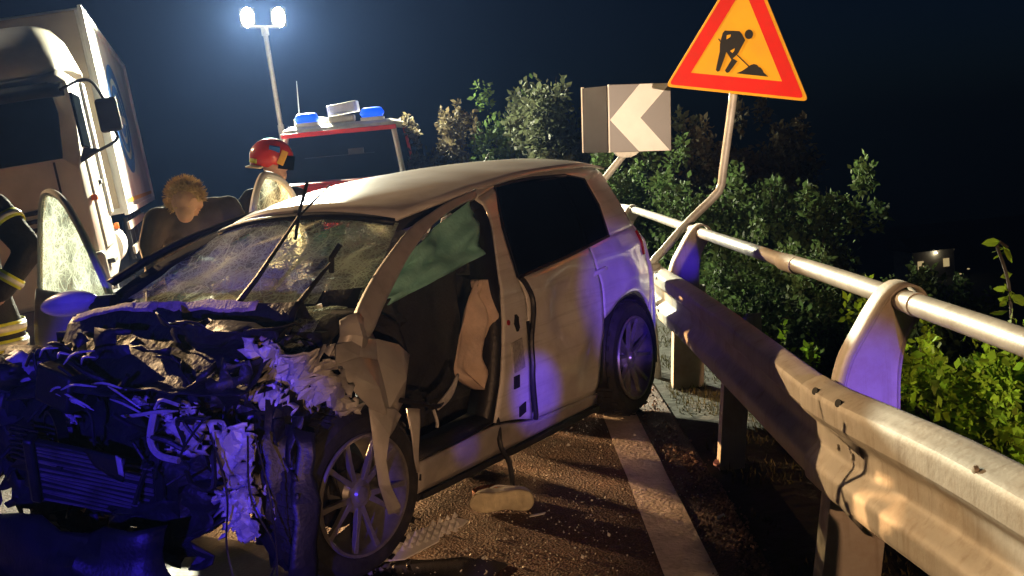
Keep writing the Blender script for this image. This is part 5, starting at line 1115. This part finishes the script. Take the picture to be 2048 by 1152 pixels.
# ================================================================== DEBRIS
sh = empty('sneaker', (-.13, 4.93, 0), R(-7), 'pale dirty sneaker lying on its side on the asphalt, sole outward', 'shoe')
outl = [(-.142, .045), (-.13, .018), (-.09, .003), (-.03, .005), (.02, .012), (.07, .004), (.115, .003), (.140, .025), (.143, .055), (.125, .085), (.08, .098), (.03, .094), (-.03, .088), (-.09, .092), (-.125, .078)]
oc = [tuple(p) for p in spl(outl+[outl[0]], 44)[:-1]]
b = B(); b.prism(oc, lambda u, v, w: Vector((u, -.03+w, v+.002)), .026); b.obj('sole', 'sole', sh, smooth=40, bevel=.006)
b = B(); rows = []
for w, s, h in ((-.006, .985, 1.0), (.02, .97, .98), (.05, .90, .90), (.08, .72, .75), (.092, .5, .5)):
    rows.append([Vector((u*s-(.03*(1-s)), w, (v-.05)*h+.05+.002)) for u, v in oc])
b.loft(rows, True, True); b.obj('upper', 'white', sh, smooth=60)
for k in range(6):
    b = B(); b.box((.10-.034*k, -.031, .05), (.012, .006, .055)); b.obj('tread_bar', 'sole', sh, bevel=.002)
b = B(); b.tube(spl([(-.05, .02, .101), (-.02, .04, .105), (.03, .03, .102), (.06, .02, .1)], 10), .004, 5); b.obj('lace', 'white', sh)
o = scatter('trim_fragments', 'soot', [(rnd(-1.3, .3), rnd(3.95, 4.75), .001) for i in range(70)]+[(rnd(-.6, .6), rnd(4.6, 6.6), .001) for i in range(40)], .004, .012, flat=.3)
tag(o, 'pale trim fragments strewn over the road in front of the wreck', 'debris', kind='stuff')
# patterned white trim plate
tp = empty('trim_plate', (-.43, 4.44, 0), R(12), 'broken white plastic trim plate with dimpled pattern on the road', 'car debris')
pts = [(-.19, -.02), (-.06, .10), (.15, .125), (.19, .10), (.16, .075), (.06, .055), (.05, .02), (-.10, -.035)]
b = B(); b.prism(pts, lambda u, v, w: Vector((u, v, .004+.42*(v+.04)+.05*u+w+.012)), .006); b.obj('plate', 'soot', tp, smooth=0, bevel=.002)
b = B()
for i in range(9):
    for j in range(4):
        u = -.13+i*.032+.014*(j % 2); v = .005+j*.026+i*.006
        if v > .42*(u+.19)+.02 or v < .30*(u-.12)+.03 or u > .14: continue
        b.add([(u-.012, v, .0345+.42*(v+.04)-.012+.05*u), (u, v-.010, .0335+.42*(v+.04)-.012+.05*u), (u+.012, v, .0355+.42*(v+.04)-.012+.05*u), (u, v+.010, .0355+.42*(v+.04)-.012+.05*u), (u, v, .056+.42*(v+.04)-.012+.05*u)], [(0, 1, 4), (1, 2, 4), (2, 3, 4), (3, 0, 4)])
dm = b.obj('dimples', 'soot', tp, smooth=0); dm['kind'] = 'stuff'
def scrap(name, m, loc, rz, pts, th, label, cat, tilt=0):
    b = B(); b.prism(pts, lambda u, v, w: Vector((u, v+.01*math.sin(u*30), w+tilt*v+.002+.003*math.sin(u*40))), th); o = b.obj(name, m, None, smooth=0, loc=loc, rot=(0, 0, rz)); return tag(o, label, cat)
scrap('plastic_scrap', 'soot', (-.22, 4.02, .0), .2, [(-.06, -.04), (.07, -.035), (.08, .02), (.02, .035), (-.05, .03)], .006, 'torn white plastic scrap on the road in front of the dimpled trim plate', 'car debris')
scrap('paper_scrap', 'pink', (.90, 5.32, .0), .5, [(-.02, -.012), (.02, -.015), (.03, .01), (.005, .022), (-.022, .014)], .012, 'crumpled pink scrap at the head of the gravel row', 'litter', .4)
scrap('foil_scrap', 'white', (.77, 4.58, .0), .3, [(-.02, -.006), (.02, -.008), (.022, .006), (-.015, .008)], .006, 'small white scrap between edge line and gravel row', 'litter', .3)
scrap('metal_chip', 'inner_paint', (-.66, 4.42, .0), .6, [(-.05, -.004), (.05, -.006), (.055, .005), (-.045, .006)], .006, 'bent bright metal chip lying below the front wheel', 'car debris', .3)
scrap('grey_chip', 'inner_paint', (.02, 4.82, .0), -.1, [(-.035, -.004), (.03, -.006), (.035, .005), (-.03, .006)], .005, 'flat grey chip beside the toe of the sneaker', 'car debris', .2)
MT['redbits'] = mat('orange_fabric', (.55, .2, .1), .8, 0, .4, 40, .6, 60)
scrap('fabric_scrap', 'redbits', (-.21, 5.18, .0), .3, [(-.05, -.02), (.0, -.03), (.06, -.02), (.05, .02), (-.02, .035), (-.06, .02)], .03, 'rumpled orange scrap under the sill behind the sneaker', 'car debris', .3)

# ================================================================== TREES AND SHRUBS
def leaves(lumps, count, size, flat=.0):
    """leaf-sized folded quads spread through the lumps' volume"""
    vs = np.empty((count*4, 3)); tot = sum(r[0]*r[1]*r[2] for _, r in lumps)**1; w = np.array([(r[0]*r[1]*r[2])**.67 for _, r in lumps]); w /= w.sum()
    idx = np.random.choice(len(lumps), count, p=w); C = np.array([c for c, _ in lumps])[idx]; RR = np.array([r for _, r in lumps])[idx]
    d = np.random.normal(size=(count, 3)); d /= np.linalg.norm(d, axis=1)[:, None]
    rad = np.random.uniform(.25, 1, count)**.45*(1+.18*np.random.normal(size=count))
    P = C+d*RR*rad[:, None]
    a = np.random.normal(size=(count, 3))+d*.4+np.array([0, 0, .3]); a /= np.linalg.norm(a, axis=1)[:, None]
    c = np.cross(a, np.random.normal(size=(count, 3))); c /= np.linalg.norm(c, axis=1)[:, None]
    s = size*np.random.uniform(.45, 1.6, count)[:, None]
    vs[0::4] = P; vs[1::4] = P+a*s*.5+c*s*.28; vs[2::4] = P+a*s; vs[3::4] = P+a*s*.5-c*s*.28
    return vs
def mesh_leaves(name, m, vs, parent):
    n = len(vs)//4; me = bpy.data.meshes.new(name); me.from_pydata(vs.tolist(), [], [(4*i, 4*i+1, 4*i+2, 4*i+3) for i in range(n)]); me.materials.append(MT[m])
    at = me.attributes.new('leafvar', 'FLOAT', 'FACE'); at.data.foreach_set('value', np.random.uniform(0, 1, n))
    o = bpy.data.objects.new(name, me); COL.objects.link(o); o.parent = parent; return o
def tree(name, base, ctr, rad, m, label, cat, count, size, nl=9, group=None, seed=0):
    rs = random.Random(seed); root = empty(name, base, 0, label, cat, group); B0 = Vector(base); c = Vector(ctr)-B0; lumps = []
    for k in range(nl):
        d = Vector((rs.gauss(0, 1), rs.gauss(0, 1), rs.gauss(0, .8))).normalized()*rs.uniform(.35, .85); q = rs.uniform(.28, .5)
        lumps.append((tuple(c+Vector((d.x*rad[0], d.y*rad[1], d.z*rad[2]))), (rad[0]*q, rad[1]*q, rad[2]*q)))
    for k in range(nl):   # upright shoots breaking the outline
        d = Vector((rs.uniform(-.8, .8)*rad[0], rs.uniform(-.8, .8)*rad[1], rad[2]*rs.uniform(.5, 1.05))); lumps.append((tuple(c+d), (rad[0]*.10, rad[1]*.10, rad[2]*.22)))
    mesh_leaves('crown', m, leaves(lumps, int(count*1.25), size), root)
    b = B(); h = c.z; b.tube(spl([(0, 0, -.3), (c.x*.3, c.y*.3, h*.4), (c.x, c.y, h)], 8), [.06*max(rad)*s for s in (1.2, 1.1, 1, .9, .75, .6, .45, .3)], 7)
    for lc, lr in lumps[:nl]:
        b.tube(spl([(c.x*.5, c.y*.5, h*.55), tuple((Vector(lc)+c)*.5), lc], 6), [.03*max(rad)*s for s in (1, .8, .6, .45, .3, .15)], 5)
    for k in range(30):      # bare twigs breaking out of the crown
        lc, lr = lumps[rs.randrange(nl)]; d = Vector((rs.gauss(0, 1), rs.gauss(0, 1), rs.gauss(.5, .8))).normalized(); p = Vector(lc); e = p+Vector((d.x*lr[0], d.y*lr[1], d.z*lr[2]))*rs.uniform(1., 1.5)
        b.tube([p, (p+e)*.5+Vector((rs.gauss(0, .03), rs.gauss(0, .03), rs.gauss(0, .03))), e], [.006, .004, .002], 4)
    b.obj('trunk', 'bark', root); return root
def gz(x, y): return ground_z(x, y)
T = [  # base x,y ; centre ; radii ; material ; label ; count ; leaf size
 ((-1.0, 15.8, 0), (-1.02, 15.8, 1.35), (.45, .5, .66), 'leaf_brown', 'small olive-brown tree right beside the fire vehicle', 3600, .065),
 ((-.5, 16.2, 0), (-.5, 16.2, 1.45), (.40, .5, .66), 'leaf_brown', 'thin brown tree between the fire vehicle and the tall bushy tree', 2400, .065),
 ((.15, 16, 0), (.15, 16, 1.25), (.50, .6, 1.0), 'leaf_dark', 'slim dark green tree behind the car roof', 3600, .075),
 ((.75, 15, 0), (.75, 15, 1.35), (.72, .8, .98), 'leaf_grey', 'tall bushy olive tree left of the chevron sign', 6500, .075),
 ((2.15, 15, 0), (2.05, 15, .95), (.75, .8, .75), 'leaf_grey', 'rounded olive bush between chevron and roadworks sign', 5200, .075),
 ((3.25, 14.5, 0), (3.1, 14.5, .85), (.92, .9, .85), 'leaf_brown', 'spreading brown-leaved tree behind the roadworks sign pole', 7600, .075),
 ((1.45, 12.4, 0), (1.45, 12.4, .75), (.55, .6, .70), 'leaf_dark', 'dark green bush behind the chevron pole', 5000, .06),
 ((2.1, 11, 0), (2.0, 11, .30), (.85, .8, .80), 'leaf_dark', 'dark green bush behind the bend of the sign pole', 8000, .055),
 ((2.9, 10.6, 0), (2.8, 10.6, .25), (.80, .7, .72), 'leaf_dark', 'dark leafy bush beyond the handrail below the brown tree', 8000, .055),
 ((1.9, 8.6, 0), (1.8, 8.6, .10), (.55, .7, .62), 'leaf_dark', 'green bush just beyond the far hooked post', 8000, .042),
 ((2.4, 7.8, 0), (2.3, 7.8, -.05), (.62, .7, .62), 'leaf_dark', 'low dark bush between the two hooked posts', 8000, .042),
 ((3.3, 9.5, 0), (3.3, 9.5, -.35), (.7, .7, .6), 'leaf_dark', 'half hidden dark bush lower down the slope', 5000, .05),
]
for i, (bs, c, r, m, lab, cnt, sz) in enumerate(T):
    x, y, _ = bs; tree('bush' if c[2] < .8 else 'tree', (x, y, gz(x, y)), c, r, m, lab, 'bush' if c[2] < .8 else 'tree', cnt, sz, seed=i+3)
# bright shrubs just beyond the near guardrail
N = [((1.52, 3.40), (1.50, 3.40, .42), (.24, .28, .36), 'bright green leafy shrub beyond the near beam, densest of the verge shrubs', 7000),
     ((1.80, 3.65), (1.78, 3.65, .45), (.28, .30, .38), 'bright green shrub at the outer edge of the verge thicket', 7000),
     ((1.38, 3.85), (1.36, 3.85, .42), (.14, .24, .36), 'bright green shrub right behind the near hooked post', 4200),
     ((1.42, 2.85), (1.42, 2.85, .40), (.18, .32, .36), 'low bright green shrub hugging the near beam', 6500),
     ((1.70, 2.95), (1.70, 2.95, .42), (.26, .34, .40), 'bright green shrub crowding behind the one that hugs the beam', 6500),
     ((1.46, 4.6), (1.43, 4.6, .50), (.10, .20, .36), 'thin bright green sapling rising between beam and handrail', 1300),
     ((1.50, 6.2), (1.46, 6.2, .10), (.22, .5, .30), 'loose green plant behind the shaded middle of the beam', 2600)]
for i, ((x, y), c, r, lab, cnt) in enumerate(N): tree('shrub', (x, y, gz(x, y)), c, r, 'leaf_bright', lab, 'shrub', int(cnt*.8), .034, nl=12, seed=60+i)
# climbing sapling with larger leaves at the right
cl = empty('climbing_plant', (1.92, 4.2, gz(1.92, 4.2)), 0, 'tall thin stem with drooping light green leaves above the handrail', 'plant'); B0 = Vector((1.92, 4.2, gz(1.92, 4.2)))
st_ = spl([(1.92, 4.2, -.2), (1.88, 4.2, .3), (1.84, 4.2, .65), (1.83, 4.2, .92), (1.79, 4.2, 1.08), (1.83, 4.2, 1.06)], 40)
b = B(); b.tube([Vector(p)-B0 for p in st_], .006, 6); b.obj('stem', 'bark', cl)
for k in range(46):
    p = Vector(st_[random.randint(10, 39)])-B0; a = Vector((random.gauss(0, 1), random.gauss(0, 1), rnd(-.8, .2))).normalized(); s = Vector((random.gauss(0, 1), random.gauss(0, 1), random.gauss(0, .3))); c = a.cross(s).normalized(); L = rnd(.045, .085); b = B()
    q = p+a*.02+Vector((rnd(-.03, .03), rnd(-.03, .03), 0)); n_ = a.cross(c)
    b.add([q, q+a*L*.35+c*L*.24, q+a*L*.7+c*L*.2-n_*L*.08, q+a*L-n_*L*.15, q+a*L*.7-c*L*.2-n_*L*.08, q+a*L*.35-c*L*.24, q+a*L*.4-n_*.004], [(0, 1, 6), (1, 2, 6), (2, 3, 6), (3, 4, 6), (4, 5, 6), (5, 0, 6)]); b.tube([p, q], .0015, 4); b.obj('leaf', 'leaf_bright', cl, smooth=0, fix=False)

# ================================================================== FAR HOUSE WITH LIGHTS IN THE VALLEY
hx = Vector((45.8, 126.6, -17.2))
fh = empty('distant_house', hx, .2, 'tiny far-off house with a porch lamp glowing in the dark valley', 'house')
b = B(); b.box((0, 0, 1.6), (5, 4, 3.2)); b.obj('wall', 'boxfront', fh, smooth=0)
b = B(); b.loft([[(-2.8, -2.4, 3.2), (-2.8, 2.4, 3.2), (-2.8, 0, 4.6)], [(2.8, -2.4, 3.2), (2.8, 2.4, 3.2), (2.8, 0, 4.6)]], True, True); b.obj('roof', 'bark', fh, smooth=0)
for x in (-1.6, 1.5):
    b = B(); b.box((x, -2.02, 1.7), (.7, .06, .9)); b.obj('window', 'winlit', fh, smooth=0)
b = B(); b.lathe([(0, .09), (.07, .06), (.09, 0), (.06, -.06), (0, -.08)], 10, lambda p: Vector((.2+p.x, -2.25+p.z, 2.9+p.y))); b.obj('porch_lamp', 'lamp', fh)
pdl = bpy.data.lights.new('porch_light', 'POINT'); pdl.energy = 1.2; pdl.color = (1, .75, .4); po = bpy.data.objects.new('porch_light', pdl); COL.objects.link(po); po.location = hx+Vector((0, -3.0, 2.6))
for k, (x, y, z) in enumerate([(41.9, 106.5, -14.2), (43.8, 109.3, -14.2), (48.6, 125.3, -14.2)]):
    t = empty('distant_lamp', (x, y, z-3), 0, ['tiny far-off street lamp lowest down the dark valley', 'tiny far-off street lamp paired with the lowest one in the valley', 'tiny far-off street lamp just above the distant house'][k], 'street lamp', 'far lamps in the valley')
    b = B(); b.tube([(0, 0, 0), (0, 0, 3)], .06, 6); b.obj('pole', 'chassis', t)
    b = B(); b.lathe([(0, .1), (.12, .06), (.14, 0), (0, -.08)], 8, lambda p: Vector((p.x, p.z, 3+p.y))); b.obj('lamp_glass', 'winlit', t)

# ================================================================== NIGHT HAZE (added for the glow round the floodlights)
b = B(); b.box((30, 60, 5), (260, 260, 90)); hz = b.obj('haze', 'earth', smooth=0)
m = bpy.data.materials.new('haze'); m.use_nodes = True; n = m.node_tree.nodes; n.remove(n['Principled BSDF']); v = n.new('ShaderNodeVolumePrincipled')
v.inputs['Density'].default_value = .00042; v.inputs['Anisotropy'].default_value = .70; v.inputs['Color'].default_value = (.20, .36, .9, 1)
m.node_tree.links.new(v.outputs[0], n['Material Output'].inputs['Volume']); hz.data.materials.clear(); hz.data.materials.append(m); tag(hz, 'thin blue haze added for the glow round the floodlights', 'haze', kind='stuff')
